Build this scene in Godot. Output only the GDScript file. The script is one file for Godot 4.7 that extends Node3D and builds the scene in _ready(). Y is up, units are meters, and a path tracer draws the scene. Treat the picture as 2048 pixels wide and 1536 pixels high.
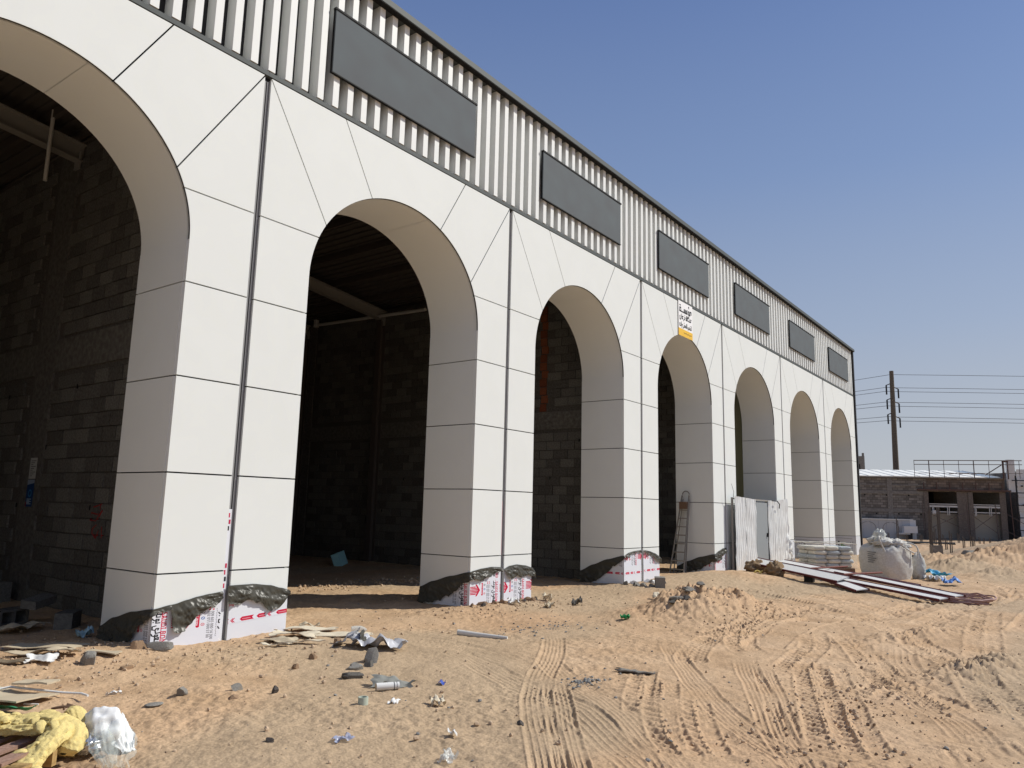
extends Node3D

# ---------------------------------------------------------------- shared state
const CAMX := -3.83
const CAMZ := 8.0
const JX := [-8.99, -3.76, 1.47, 6.72, 11.88, 16.94, 22.28, 27.68, 32.83]
const PH := 0.8585            # half the width of a pier
const SPR := 4.545            # spring of the arches
const AB := 1.605             # rise of the arches
const ROWS := [0.0, 0.79, 1.879, 2.955, 4.043, 5.125]
const BAND := 7.0
var rng := RandomNumberGenerator.new()
var M := {}
var names_used := {}
var box_cache := {}

func lin(r: float, g: float, b: float) -> Color:
	return Color(r, g, b).linear_to_srgb()

func mat(r: float, g: float, b: float, rough := 0.8, metal := 0.0) -> StandardMaterial3D:
	var m := StandardMaterial3D.new()
	m.albedo_color = lin(r, g, b)
	m.roughness = rough
	m.metallic = metal
	m.cull_mode = BaseMaterial3D.CULL_DISABLED
	m.metallic_specular = 0.3
	return m

func noise_tex(freq: float, lo: Color, hi: Color, seed_: int, size := 512, oct := 4) -> NoiseTexture2D:
	var n := FastNoiseLite.new()
	n.seed = seed_; n.frequency = freq; n.fractal_octaves = oct
	var t := NoiseTexture2D.new()
	t.width = size; t.height = size; t.seamless = true; t.noise = n
	var g := Gradient.new()
	g.set_color(0, lo); g.set_color(1, hi)
	t.color_ramp = g
	return t

func bump_tex(freq: float, seed_: int, size := 512, strength := 6.0) -> NoiseTexture2D:
	var n := FastNoiseLite.new()
	n.seed = seed_; n.frequency = freq; n.fractal_octaves = 5
	var t := NoiseTexture2D.new()
	t.width = size; t.height = size; t.seamless = true; t.noise = n
	t.as_normal_map = true; t.bump_strength = strength
	return t

func grain(m: StandardMaterial3D, tex: Texture2D, scale: float, bump: Texture2D = null, bs := 1.0) -> StandardMaterial3D:
	m.albedo_texture = tex
	m.uv1_triplanar = true
	m.uv1_world_triplanar = true
	m.uv1_scale = Vector3(scale, scale, scale)
	if bump:
		m.normal_enabled = true; m.normal_texture = bump; m.normal_scale = bs
	return m

func numbered(called: String) -> String:
	if not names_used.has(called):
		names_used[called] = 0
		return called
	names_used[called] += 1
	return "%s_%03d" % [called, names_used[called]]

func tag(o: Node, label: String, category: String, group := "") -> Node:
	o.set_meta("label", label); o.set_meta("category", category)
	if group != "": o.set_meta("group", group)
	return o

func thing(called: String, label: String, category: String, at := Vector3.ZERO, turn := 0.0, group := "") -> Node3D:
	var o := Node3D.new()
	o.name = numbered(called)
	add_child(o, true)
	o.position = at; o.rotation.y = turn
	tag(o, label, category, group)
	return o

func obj(called: String, mesh: Mesh, m: Material, parent: Node = self) -> MeshInstance3D:
	var o := MeshInstance3D.new()
	o.mesh = mesh
	if m: o.material_override = m
	o.name = numbered(called) if parent == self else called
	parent.add_child(o, true)
	return o

func box(called: String, size: Vector3, at: Vector3, m: Material, parent: Node, turn := Vector3.ZERO) -> MeshInstance3D:
	var key := "%.3f %.3f %.3f" % [size.x, size.y, size.z]
	if not box_cache.has(key):
		var b := BoxMesh.new(); b.size = size
		box_cache[key] = b
	var o := obj(called, box_cache[key], m, parent)
	o.position = at; o.rotation = turn
	return o

# ---------------------------------------------------------------- mesh helpers
func mk() -> SurfaceTool:
	var st := SurfaceTool.new()
	st.begin(Mesh.PRIMITIVE_TRIANGLES)
	return st

func tri(st: SurfaceTool, a: Vector3, b: Vector3, c: Vector3, n: Vector3) -> void:
	if (b - a).cross(c - a).dot(n) > 0.0:
		var s := b; b = c; c = s
	st.set_normal(n); st.add_vertex(a)
	st.set_normal(n); st.add_vertex(b)
	st.set_normal(n); st.add_vertex(c)

func quad(st: SurfaceTool, a: Vector3, b: Vector3, c: Vector3, d: Vector3, n := Vector3.ZERO) -> void:
	if n == Vector3.ZERO: n = -(b - a).cross(c - a).normalized()
	tri(st, a, b, c, n); tri(st, a, c, d, n)

func add_box(st: SurfaceTool, c: Vector3, s: Vector3, bs := Basis.IDENTITY) -> void:
	var h := s * 0.5
	for ax in 3:
		for sg in [-1.0, 1.0]:
			var n := Vector3.ZERO; n[ax] = sg
			var u := Vector3.ZERO; u[(ax + 1) % 3] = 1.0
			var v := Vector3.ZERO; v[(ax + 2) % 3] = 1.0
			var o := n * h
			var uu := u * h; var vv := v * h
			quad(st, c + bs * (o - uu - vv), c + bs * (o + uu - vv), c + bs * (o + uu + vv), c + bs * (o - uu + vv), bs * n)

func prism(poly: PackedVector2Array, z0: float, z1: float, st: SurfaceTool = null) -> SurfaceTool:
	if st == null: st = mk()
	var idx := Geometry2D.triangulate_polygon(poly)
	for i in range(0, idx.size(), 3):
		for zz in [[z1, 1.0], [z0, -1.0]]:
			var z: float = zz[0]
			tri(st, Vector3(poly[idx[i]].x, poly[idx[i]].y, z), Vector3(poly[idx[i + 1]].x, poly[idx[i + 1]].y, z), Vector3(poly[idx[i + 2]].x, poly[idx[i + 2]].y, z), Vector3(0, 0, zz[1]))
	var ccw := not Geometry2D.is_polygon_clockwise(poly)
	for i in poly.size():
		var a := poly[i]; var b := poly[(i + 1) % poly.size()]
		var e := (b - a).normalized()
		var n := Vector3(e.y, -e.x, 0)
		# Geometry2D calls a polygon clockwise in a y-down frame: keep the outward side by a test
		var mid := (a + b) * 0.5 + Vector2(n.x, n.y) * 0.001
		if Geometry2D.is_point_in_polygon(mid, poly): n = -n
		quad(st, Vector3(a.x, a.y, z0), Vector3(b.x, b.y, z0), Vector3(b.x, b.y, z1), Vector3(a.x, a.y, z1), n)
	return st

# a tube through pts with radii; smooth normals
func tube(st: SurfaceTool, pts: Array, radii: Array, sides := 8, caps := true) -> void:
	var rings := []
	var nr := []
	var up := Vector3.UP
	for i in pts.size():
		var d: Vector3 = (pts[mini(i + 1, pts.size() - 1)] - pts[maxi(i - 1, 0)]).normalized()
		if absf(d.dot(up)) > 0.95: up = Vector3.RIGHT
		var a := d.cross(up).normalized()
		var b := a.cross(d).normalized()
		var ring := []; var nn := []
		for k in sides:
			var t := TAU * k / sides
			var n := a * cos(t) + b * sin(t)
			ring.append(pts[i] + n * float(radii[i % radii.size()])); nn.append(n)
		rings.append(ring); nr.append(nn)
	for i in pts.size() - 1:
		for k in sides:
			var k2 := (k + 1) % sides
			var q := [[rings[i][k], nr[i][k]], [rings[i][k2], nr[i][k2]], [rings[i + 1][k2], nr[i + 1][k2]], [rings[i + 1][k], nr[i + 1][k]]]
			for t3 in [[0, 1, 2], [0, 2, 3]]:
				var a3 = q[t3[0]]; var b3 = q[t3[1]]; var c3 = q[t3[2]]
				if (b3[0] - a3[0]).cross(c3[0] - a3[0]).dot(a3[1]) > 0.0:
					var s = b3; b3 = c3; c3 = s
				for vv in [a3, b3, c3]:
					st.set_normal(vv[1]); st.add_vertex(vv[0])
	if caps:
		for e in [0, pts.size() - 1]:
			var d2: Vector3 = (pts[e] - pts[1 if e == 0 else e - 1]).normalized()
			for k in sides:
				tri(st, pts[e], rings[e][k], rings[e][(k + 1) % sides], d2)

func bar(st: SurfaceTool, a: Vector3, b: Vector3, r: float, sides := 6) -> void:
	tube(st, [a, b], [r], sides)

# closed lumpy body: direction -> radius, flat or smooth shading
func lump(size: Vector3, seed_: int, rough: float, rings := 9, segs := 13, freq := 1.3, flat := true, floor_cut := -0.35, ridged := false) -> ArrayMesh:
	var n := FastNoiseLite.new(); n.seed = seed_; n.frequency = freq; n.fractal_octaves = 3
	if ridged: n.fractal_type = FastNoiseLite.FRACTAL_RIDGED
	var r2 := RandomNumberGenerator.new(); r2.seed = seed_
	var cuts := []
	for i in (11 if flat else 0):
		cuts.append([Vector3(r2.randfn(), r2.randfn() * 0.8 + 0.2, r2.randfn()).normalized(), r2.randf_range(0.45, 0.82)])
	var v := []
	for i in rings + 1:
		var row := []
		for j in segs:
			var th := PI * i / rings; var ph := TAU * j / segs
			var d := Vector3(sin(th) * cos(ph), cos(th), sin(th) * sin(ph))
			var rad := 1.0 + rough * n.get_noise_3dv(d * 1.6)
			var p := d * rad
			for c in cuts:
				var e: float = p.dot(c[0]) - c[1]
				if e > 0.0: p -= c[0] * e
			if p.y < floor_cut: p.y = floor_cut + (p.y - floor_cut) * 0.15
			row.append(p * size)
		v.append(row)
	var st := mk()
	if flat: st.set_smooth_group(-1)
	else: st.set_smooth_group(0)
	for i in rings:
		for j in segs:
			var j2 := (j + 1) % segs
			var a: Vector3 = v[i][j]; var b: Vector3 = v[i][j2]; var c: Vector3 = v[i + 1][j2]; var d: Vector3 = v[i + 1][j]
			if i > 0:
				st.add_vertex(a); st.add_vertex(b); st.add_vertex(c)
			if i < rings - 1:
				st.add_vertex(a); st.add_vertex(c); st.add_vertex(d)
	st.generate_normals()
	return fix_out(st)

# a filled sack: a rounded box that bulges
func pillow(size: Vector3, seed_: int) -> ArrayMesh:
	var n := FastNoiseLite.new(); n.seed = seed_; n.frequency = 1.4
	var st := mk(); st.set_smooth_group(0)
	var v := []
	for i in 15:
		var row := []
		for j in 29:
			var a := -PI / 2 + PI * i / 14.0; var t := TAU * j / 28.0
			var ca := pow(absf(cos(a)), 0.35); var sa := signf(sin(a)) * pow(absf(sin(a)), 0.6)
			var p := Vector3(ca * signf(cos(t)) * pow(absf(cos(t)), 0.4), sa, ca * signf(sin(t)) * pow(absf(sin(t)), 0.4))
			row.append(p * size * (1.0 + 0.07 * n.get_noise_3dv(p * 1.5)))
		v.append(row)
	for i in 14:
		for j in 28:
			for p in [v[i][j], v[i][j + 1], v[i + 1][j + 1], v[i][j], v[i + 1][j + 1], v[i + 1][j]]: st.add_vertex(p)
	st.generate_normals()
	return fix_out(st)

# turn a closed mesh right side out if its normals look inwards
func fix_out(st: SurfaceTool) -> ArrayMesh:
	var am := st.commit()
	var arr := am.surface_get_arrays(0)
	var vs: PackedVector3Array = arr[Mesh.ARRAY_VERTEX]; var ns: PackedVector3Array = arr[Mesh.ARRAY_NORMAL]
	var c := Vector3.ZERO
	for p in vs: c += p
	c /= vs.size()
	var s := 0.0
	for i in vs.size(): s += (vs[i] - c).normalized().dot(ns[i])
	if s < 0.0:
		for i in ns.size(): ns[i] = -ns[i]
		for i in range(0, vs.size() - 2, 3):
			var v1 := vs[i + 1]; vs[i + 1] = vs[i + 2]; vs[i + 2] = v1
			var n1 := ns[i + 1]; ns[i + 1] = ns[i + 2]; ns[i + 2] = n1
		arr[Mesh.ARRAY_NORMAL] = ns; arr[Mesh.ARRAY_VERTEX] = vs
		am = ArrayMesh.new(); am.add_surface_from_arrays(Mesh.PRIMITIVE_TRIANGLES, arr)
	return am

# crumpled sheet lying round the origin: w along x, d along z; optional thickness by a second skin
func sheet(w: float, d: float, seed_: int, amp: float, nx := 16, nz := 12, ragged := 0.0, freq := 3.0, thick := 0.0, fold := 0.0) -> ArrayMesh:
	var n := FastNoiseLite.new(); n.seed = seed_; n.frequency = freq * 0.42; n.fractal_octaves = 2
	var n2 := FastNoiseLite.new(); n2.seed = seed_ + 7; n2.frequency = 1.2
	var v := []
	for i in nx + 1:
		var row := []
		for j in nz + 1:
			var x := (float(i) / nx - 0.5) * w; var z := (float(j) / nz - 0.5) * d
			var ex := 1.0 + ragged * n2.get_noise_2d(float(j) / nz * 3.0, 9.0) if absf(x) > w * 0.3 else 1.0
			var ez := 1.0 + ragged * n2.get_noise_2d(float(i) / nx * 3.0, 2.0) if absf(z) > d * 0.3 else 1.0
			var y := amp * (0.55 + n.get_noise_2d(x / maxf(w, d) * 1.3, z / maxf(w, d) * 1.3)) + fold * absf(x) / w
			row.append(Vector3(x * ex, maxf(y, 0.003), z * ez))
		v.append(row)
	var st := mk()
	st.set_smooth_group(0)
	for i in nx:
		for j in nz:
			var a: Vector3 = v[i][j]; var b: Vector3 = v[i + 1][j]; var c: Vector3 = v[i + 1][j + 1]; var e: Vector3 = v[i][j + 1]
			for p in [a, b, c, a, c, e]:
				st.set_uv(Vector2(p.x / w + 0.5, p.z / d + 0.5)); st.add_vertex(p)
			if thick > 0.0:
				var t := Vector3(0, thick, 0)
				if i == 0: side(st, a - t, e - t, e, a)
				if i == nx - 1: side(st, b - t, c - t, c, b)
				if j == 0: side(st, a - t, b - t, b, a)
				if j == nz - 1: side(st, e - t, c - t, c, e)
	st.generate_normals()
	return st.commit()

func side(st: SurfaceTool, a: Vector3, b: Vector3, c: Vector3, d: Vector3) -> void:
	st.set_smooth_group(-1)
	for p in [a, b, c, a, c, d]:
		st.set_uv(Vector2(0.02, 0.02)); st.add_vertex(p)
	st.set_smooth_group(0)

# ---------------------------------------------------------------- prints (flat lettering drawn into images)
func dab(img: Image, p: Vector2, r: float, c: Color) -> void:
	var w := img.get_width(); var h := img.get_height()
	for y in range(maxi(0, int(p.y - r)), mini(h, int(p.y + r) + 2)):
		for x in range(maxi(0, int(p.x - r)), mini(w, int(p.x + r) + 2)):
			var k := clampf(r + 0.5 - Vector2(x, y).distance_to(p), 0.0, 1.0)
			if k > 0.0: img.set_pixel(x, y, img.get_pixel(x, y).lerp(c, k))

func stroke(img: Image, pts: Array, r: float, c: Color) -> void:
	for i in pts.size() - 1:
		var a: Vector2 = pts[i]; var b: Vector2 = pts[i + 1]
		var n := maxi(1, int(a.distance_to(b) / maxf(0.5, r * 0.6)))
		for k in n + 1: dab(img, a.lerp(b, float(k) / n), r, c)

func fill_poly(img: Image, poly: PackedVector2Array, c: Color) -> void:
	var lo := poly[0]; var hi := poly[0]
	for p in poly: lo = lo.min(p); hi = hi.max(p)
	for y in range(maxi(0, int(lo.y)), mini(img.get_height(), int(hi.y) + 2)):
		for x in range(maxi(0, int(lo.x)), mini(img.get_width(), int(hi.x) + 2)):
			if Geometry2D.is_point_in_polygon(Vector2(x + 0.5, y + 0.5), poly): img.set_pixel(x, y, c)

# Latin lettering: the triangles of a TextMesh filled into the image; xf maps text space (x right, y up, height 1) to pixels
func letters(img: Image, text: String, xf: Transform2D, c: Color, bold := true) -> void:
	var f := SystemFont.new(); f.font_names = PackedStringArray(["Droid Sans"]); f.font_weight = 700 if bold else 400
	var t := TextMesh.new()
	t.font = f; t.text = text; t.font_size = 32; t.pixel_size = 1.0 / 32.0; t.depth = 0.0; t.curve_step = 2.0
	t.horizontal_alignment = HORIZONTAL_ALIGNMENT_LEFT
	var arr := t.get_mesh_arrays()
	if arr.is_empty(): return
	var v: PackedVector3Array = arr[Mesh.ARRAY_VERTEX]
	var ix: PackedInt32Array = arr[Mesh.ARRAY_INDEX] if arr[Mesh.ARRAY_INDEX] != null else PackedInt32Array()
	if ix.is_empty():
		for i in v.size(): ix.append(i)
	for i in range(0, ix.size() - 2, 3):
		var p := PackedVector2Array()
		for k in 3: p.append(xf * Vector2(v[ix[i + k]].x, v[ix[i + k]].y))
		fill_poly(img, p, c)

# Arabic words as pen strokes, written from the right: x runs left (negative), y up, letters about 0.5 high
func saudi_word() -> Array:
	return [[[0, .3], [0, 0], [-.15, 0], [-.15, .25], [-.15, 0], [-.32, 0], [-.32, .25], [-.32, 0], [-.5, 0], [-.62, .0], [-.55, .3], [-.78, .3], [-.66, .02], [-.9, 0], [-.9, .2], [-1.05, .22], [-1.08, 0], [-.92, 0], [-1.0, -.22], [-1.2, -.3]],
		[[-1.3, .38], [-1.24, .05], [-1.5, 0]], [[-1.6, .2], [-1.76, .26], [-1.76, .06], [-1.6, 0], [-1.66, -.26], [-2.0, -.26], [-2.06, .02]]]

func bond_word() -> Array:
	return [[[-2.36, .3], [-2.36, 0], [-2.58, 0], [-2.6, .2], [-2.75, .22], [-2.78, 0], [-2.6, 0], [-2.7, -.22], [-2.85, -.3]], [[-2.46, -.22], [-2.45, -.22]],
		[[-3.0, .3], [-3.0, 0], [-3.3, 0], [-3.25, .4], [-3.3, .05], [-3.6, 0]], [[-3.0, .55], [-3.01, .55]]]

func pen(img: Image, word: Array, xf: Transform2D, r: float, c: Color) -> void:
	for s in word:
		var pts := []
		for p in s: pts.append(xf * Vector2(p[0], p[1]))
		stroke(img, pts, r, c)

func tex_of(img: Image) -> ImageTexture:
	img.generate_mipmaps()
	return ImageTexture.create_from_image(img)

# one repeat of the printed film: 0.78 m wide, 0.62 m tall, 512 x 408
func film_print() -> ImageTexture:
	var img := Image.create(512, 408, false, Image.FORMAT_RGB8)
	img.fill(Color(0.86, 0.87, 0.90))
	var red := Color(0.76, 0.10, 0.24); var ink := Color(0.16, 0.16, 0.17); var grey := Color(0.42, 0.42, 0.45)
	# rotated clockwise: text x runs down the image, text y runs to the image's right
	var cw := func(x: float, y: float, h: float) -> Transform2D: return Transform2D(Vector2(0, h), Vector2(h, 0), Vector2(x, y))
	# bars of the emblem
	for k in 6:
		var y0 := 96.0 + k * 22.0
		var x1 := 60.0 + 90.0 * (1.0 - absf(k - 2.6) / 4.2)
		fill_poly(img, PackedVector2Array([Vector2(6, y0), Vector2(x1, y0 - 2), Vector2(x1 + 12, y0 + 7), Vector2(x1, y0 + 15), Vector2(6, y0 + 13)]), red)
	fill_poly(img, PackedVector2Array([Vector2(96, 70), Vector2(122, 70), Vector2(176, 158), Vector2(122, 246), Vector2(96, 246), Vector2(140, 158)]), red)
	# pill
	fill_poly(img, PackedVector2Array([Vector2(196, 60), Vector2(202, 52), Vector2(218, 52), Vector2(224, 60), Vector2(224, 236), Vector2(218, 244), Vector2(202, 244), Vector2(196, 236)]), red)
	letters(img, "MADE IN KSA", cw.call(204, 66, 25.0), Color(0.93, 0.92, 0.94))
	# certification rings
	for cc in [[250, 150, Color(0.15, 0.35, 0.65)], [250, 216, Color(0.78, 0.25, 0.3)], [250, 84, Color(0.3, 0.3, 0.3)]]:
		for k in 24: dab(img, Vector2(cc[0], cc[1]) + Vector2.from_angle(TAU * k / 24) * 13.0, 2.6, cc[2])
		stroke(img, [Vector2(cc[0] - 5, cc[1] - 4), Vector2(cc[0] + 5, cc[1] + 4)], 2.0, cc[2])
	# telephone columns behind red dots
	for q in [[296, "002 011 000 57 00"], [326, "009 665 000 14 300"]]:
		dab(img, Vector2(q[0] + 6, 44), 8.0, red); dab(img, Vector2(q[0] + 6, 66), 8.0, red)
		letters(img, q[1], cw.call(q[0], 84, 34.0), grey)
	for k in 16: stroke(img, [Vector2(360 + (k % 3) * 2, 60 + k * 19), Vector2(358 + (k % 2) * 4, 70 + k * 19)], 2.2, grey)
	# big Arabic name and the red name under a rule
	var sc := 92.0
	var xf := Transform2D(Vector2(0, sc), Vector2(sc, 0), Vector2(404, 368))
	pen(img, saudi_word(), xf, 5.2, ink); pen(img, bond_word(), xf, 5.2, ink)
	stroke(img, [Vector2(446, 20), Vector2(446, 400)], 2.6, red)
	letters(img, "SAUDI BOND", cw.call(462, 48, 58.0), red)
	return tex_of(img)

# the arrow band: 0.5 m by 0.07 m, 256 x 36
func arrow_print() -> ImageTexture:
	var img := Image.create(256, 36, false, Image.FORMAT_RGB8)
	img.fill(Color(0.86, 0.87, 0.90))
	var red := Color(0.76, 0.10, 0.24)
	for q in [[30, 128], [146, 214]]:
		fill_poly(img, PackedVector2Array([Vector2(q[0], 18), Vector2(q[0] + 16, 5), Vector2(q[1], 5), Vector2(q[1] - 12, 18), Vector2(q[1], 31), Vector2(q[0] + 16, 31)]), red)
		for k in 7: stroke(img, [Vector2(q[0] + 20 + k * 8, 16), Vector2(q[0] + 24 + k * 8, 21)], 1.4, Color(0.9, 0.8, 0.82))
	for k in 2: stroke(img, [Vector2(240 + k * 10, 6), Vector2(226 + k * 10, 18), Vector2(240 + k * 10, 30)], 2.4, red)
	return tex_of(img)

# the other film, green wedge and small black print: 1.05 x 0.8
func green_print() -> ImageTexture:
	var img := Image.create(384, 292, false, Image.FORMAT_RGB8)
	img.fill(Color(0.83, 0.84, 0.87))
	var ink := Color(0.14, 0.14, 0.15)
	fill_poly(img, PackedVector2Array([Vector2(150, 110), Vector2(250, 176), Vector2(150, 250)]), Color(0.36, 0.52, 0.12))
	fill_poly(img, PackedVector2Array([Vector2(112, 88), Vector2(138, 88), Vector2(138, 262), Vector2(112, 262)]), ink)
	for x in [20, 60, 84]:
		for k in 9: stroke(img, [Vector2(x, 90 + k * 18), Vector2(x + 1, 100 + k * 18)], 3.0, ink)
	for k in 4: dab(img, Vector2(300, 110 + k * 42), 8.0, ink); dab(img, Vector2(300, 110 + k * 42), 5.0, Color(0.83, 0.84, 0.87))
	for x in [330, 352]:
		for k in 8: stroke(img, [Vector2(x, 96 + k * 20), Vector2(x, 107 + k * 20)], 2.6, ink)
	stroke(img, [Vector2(10, 44), Vector2(150, 40), Vector2(330, 48)], 2.0, Color(0.3, 0.3, 0.32))
	return tex_of(img)

# the banner over the fourth arch: 0.88 x 0.9
func banner_print() -> ImageTexture:
	var img := Image.create(264, 288, false, Image.FORMAT_RGB8)
	img.fill(Color(0.93, 0.93, 0.93))
	var ink := Color(0.1, 0.1, 0.11)
	fill_poly(img, PackedVector2Array([Vector2(0, 228), Vector2(264, 228), Vector2(264, 288), Vector2(0, 288)]), Color(0.92, 0.74, 0.27))
	var w1 := [[[0, .1], [.02, .3], [-.2, .3], [-.2, .02], [-.35, 0], [-.36, .25], [-.52, .27], [-.55, 0], [-.38, 0], [-.48, -.25], [-.62, -.3]], [[-.45, .55], [-.5, .62], [-.42, .66]],
		[[-.75, .3], [-.75, 0], [-.9, 0], [-.9, .25], [-.9, 0], [-1.05, 0], [-1.05, .25], [-1.05, 0], [-1.2, 0], [-1.2, .28], [-1.2, 0], [-1.35, 0], [-1.35, .25], [-1.35, 0], [-1.95, 0], [-1.95, .3], [-2.15, .3], [-2.2, 0], [-1.95, 0]], [[-2.0, .5], [-2.02, .5]], [[-2.15, .5], [-2.16, .5]]]
	pen(img, w1, Transform2D(Vector2(100, 0), Vector2(0, -100), Vector2(240, 84)), 6.0, ink)
	var w2 := [[[0, .3], [-.15, .35], [-.1, .05], [-.35, 0], [-.35, .2], [-.35, 0], [-.6, 0], [-.56, .35], [-.62, .05], [-.8, 0]], [[-1.0, .5], [-1.0, 0]], [[-1.12, .5], [-1.12, 0], [-1.28, 0], [-1.28, .5], [-1.28, 0], [-1.42, 0], [-1.42, .25]],
		[[-1.6, .25], [-1.75, .3], [-1.75, 0], [-1.95, -.02], [-2.05, -.2]], [[-2.1, .3], [-2.4, .25], [-2.2, 0], [-2.5, 0], [-2.5, .5]], [[-2.7, .25], [-2.75, -.15], [-3.0, -.15], [-3.05, .2]], [[-2.87, .3], [-2.88, .3]], [[-1.7, .5], [-1.71, .5]]]
	pen(img, w2, Transform2D(Vector2(72, 0), Vector2(0, -72), Vector2(240, 142)), 4.4, ink)
	var w3 := [[[0, .5], [0, 0], [-.2, 0], [-.2, .25], [-.2, 0], [-.45, 0], [-.45, .25], [-.45, 0], [-.65, 0], [-.65, .25], [-.65, 0], [-.85, 0], [-.95, .2], [-1.05, .1], [-.95, -.2]], [[-1.25, .5], [-1.25, 0]], [[-1.38, .5], [-1.38, 0], [-1.55, 0], [-1.6, .25], [-1.75, .2], [-1.7, 0], [-1.95, 0], [-1.95, .25], [-1.95, 0], [-2.1, 0], [-2.1, .25], [-2.1, 0], [-2.3, -.05], [-2.4, -.25]],
		[[-2.5, .2], [-2.65, .25], [-2.65, 0], [-2.75, -.2]], [[-2.85, .5], [-2.85, 0]], [[-3.0, .25], [-3.0, 0], [-3.35, 0], [-3.35, .3]], [[-3.15, .3], [-3.2, .3]], [[-.3, .45], [-.35, .45]], [[-2.05, .5], [-2.1, .5]]]
	pen(img, w3, Transform2D(Vector2(66, 0), Vector2(0, -66), Vector2(240, 206)), 4.0, ink)
	for k in 10: stroke(img, [Vector2(240 - k * 15, 256), Vector2(233 - k * 15, 252 + (k % 3) * 4)], 3.2, Color(0.35, 0.28, 0.1))
	return tex_of(img)

# a poster pasted on the block wall: white paper head and a blue picture sheet
func poster_print(blue: bool) -> ImageTexture:
	var img := Image.create(64, 112, false, Image.FORMAT_RGB8)
	img.fill(Color(0.10, 0.24, 0.42) if blue else Color(0.72, 0.72, 0.7))
	if blue:
		fill_poly(img, PackedVector2Array([Vector2(0, 0), Vector2(64, 0), Vector2(64, 14), Vector2(0, 22)]), Color(0.55, 0.6, 0.68))
		for k in 30: dab(img, Vector2(32, 56) + Vector2.from_angle(TAU * k / 30) * 13.0, 3.0, Color(0.25, 0.5, 0.7))
		for k in 5: stroke(img, [Vector2(10, 80 + k * 5), Vector2(50 - (k % 2) * 14, 80 + k * 5)], 1.2, Color(0.7, 0.75, 0.8))
		fill_poly(img, PackedVector2Array([Vector2(0, 92), Vector2(8, 92), Vector2(8, 112), Vector2(0, 112)]), Color(0.5, 0.12, 0.12))
	else:
		for k in 9: stroke(img, [Vector2(10, 16 + k * 10), Vector2(52 - (k % 3) * 12, 16 + k * 10)], 1.6, Color(0.3, 0.3, 0.3))
	return tex_of(img)

# ---------------------------------------------------------------- the ground: one sheet, fine where one stands and coarse far away
var GR := PackedFloat32Array()      # ring radii
var GA := PackedFloat32Array()      # spoke angles, from -z towards +x
var GY := PackedFloat32Array()
var best_t := PackedFloat32Array()
var best_u := PackedFloat32Array()
var A0 := deg_to_rad(11.0)
var A1 := deg_to_rad(95.0)
var AN := 1200
var n_roll := FastNoiseLite.new()
var n_mid := FastNoiseLite.new()
var n_fine := FastNoiseLite.new()
var n_clod := FastNoiseLite.new()

func bump_at(x: float, z: float, cx: float, cz: float, rx: float, rz: float, turn := 0.0) -> float:
	var dx := x - cx; var dz := z - cz
	var a := (dx * cos(turn) + dz * sin(turn)) / rx
	var b := (-dx * sin(turn) + dz * cos(turn)) / rz
	var d := a * a + b * b
	return exp(-d) if d < 6.0 else 0.0

func base_height(x: float, z: float, r: float) -> float:
	if r > 150.0: return 0.0
	var open := smoothstep(-2.2, 0.6, z)
	var h := (n_roll.get_noise_2d(x, z) * 0.055) * (0.25 + 0.75 * open)
	var m := n_mid.get_noise_2d(x, z)
	h += m * 0.022
	# loose clods where the soil is churned
	var churn := smoothstep(-0.05, 0.35, n_roll.get_noise_2d(x * 1.7 + 40.0, z * 1.7))
	churn = maxf(churn, smoothstep(6.0, 9.0, x) * 0.5)
	var f := n_fine.get_noise_2d(x, z)
	h += f * (0.008 + 0.010 * churn)
	if r < 14.0: h += n_fine.get_noise_2d(x * 3.3 + 5.0, z * 3.3) * 0.0028
	if r < 32.0:
		var c := n_clod.get_noise_2d(x, z)
		h += maxf(0.0, c - 0.16) * (0.028 + 0.055 * churn)
	# spoil heap near the middle of the view, its crest to the left
	var md := bump_at(x, z, 8.3, 2.95, 1.25, 0.62, 0.25)
	if md > 0.003: h += md * (0.38 + 0.09 * f + 0.20 * m)
	# low bank along the piers from the third arch on
	h += bump_at(x, z, 14.6, 0.75, 3.2, 1.1, 0.05) * 0.17
	h += bump_at(x, z, 5.6, 0.25, 1.3, 0.45) * 0.06
	h += bump_at(x, z, 0.4, -0.25, 1.2, 0.5) * 0.05
	# berm on the right
	var bm := bump_at(x, z, 5.9, 7.0, 1.3, 0.25, 0.35)
	if bm > 0.003: h += bm * (0.12 + 0.06 * f + 0.05 * m)
	var bm2 := bump_at(x, z, 8.2, 6.15, 1.6, 0.22, 0.4)
	if bm2 > 0.003: h += bm2 * (0.08 + 0.05 * f + 0.05 * m)
	# heaps and the trench by the far foundations
	if x > 17.0:
		var p := 0.0
		p += bump_at(x, z, 30.5, 7.1, 4.6, 2.0, -0.25) * (1.05 + 0.16 * m + 0.05 * f)
		p += bump_at(x, z, 27.0, 5.2, 2.4, 1.1, 0.3) * (0.42 + 0.05 * f + 0.16 * m)
		p += bump_at(x, z, 40.0, 6.0, 6.0, 2.4, 0.1) * 0.75
		p += bump_at(x, z, 24.3, 4.5, 1.0, 0.55) * (0.20 + 0.05 * f + 0.09 * m)
		p += bump_at(x, z, 22.4, 5.9, 1.3, 0.6, 0.4) * (0.25 + 0.05 * f + 0.11 * m)
		p += bump_at(x, z, 23.4, 0.9, 1.2, 0.8) * (0.34 + 0.05 * f + 0.14 * m)
		p += bump_at(x, z, 29.0, 3.4, 1.3, 0.7) * (0.28 + 0.05 * f + 0.09 * m)
		p += bump_at(x, z, 46.0, 1.5, 7.0, 2.2, 0.2) * 0.35
		p -= bump_at(x, z, 34.0, 1.9, 2.6, 1.0, 0.1) * 0.55
		h += p
	return h

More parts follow.
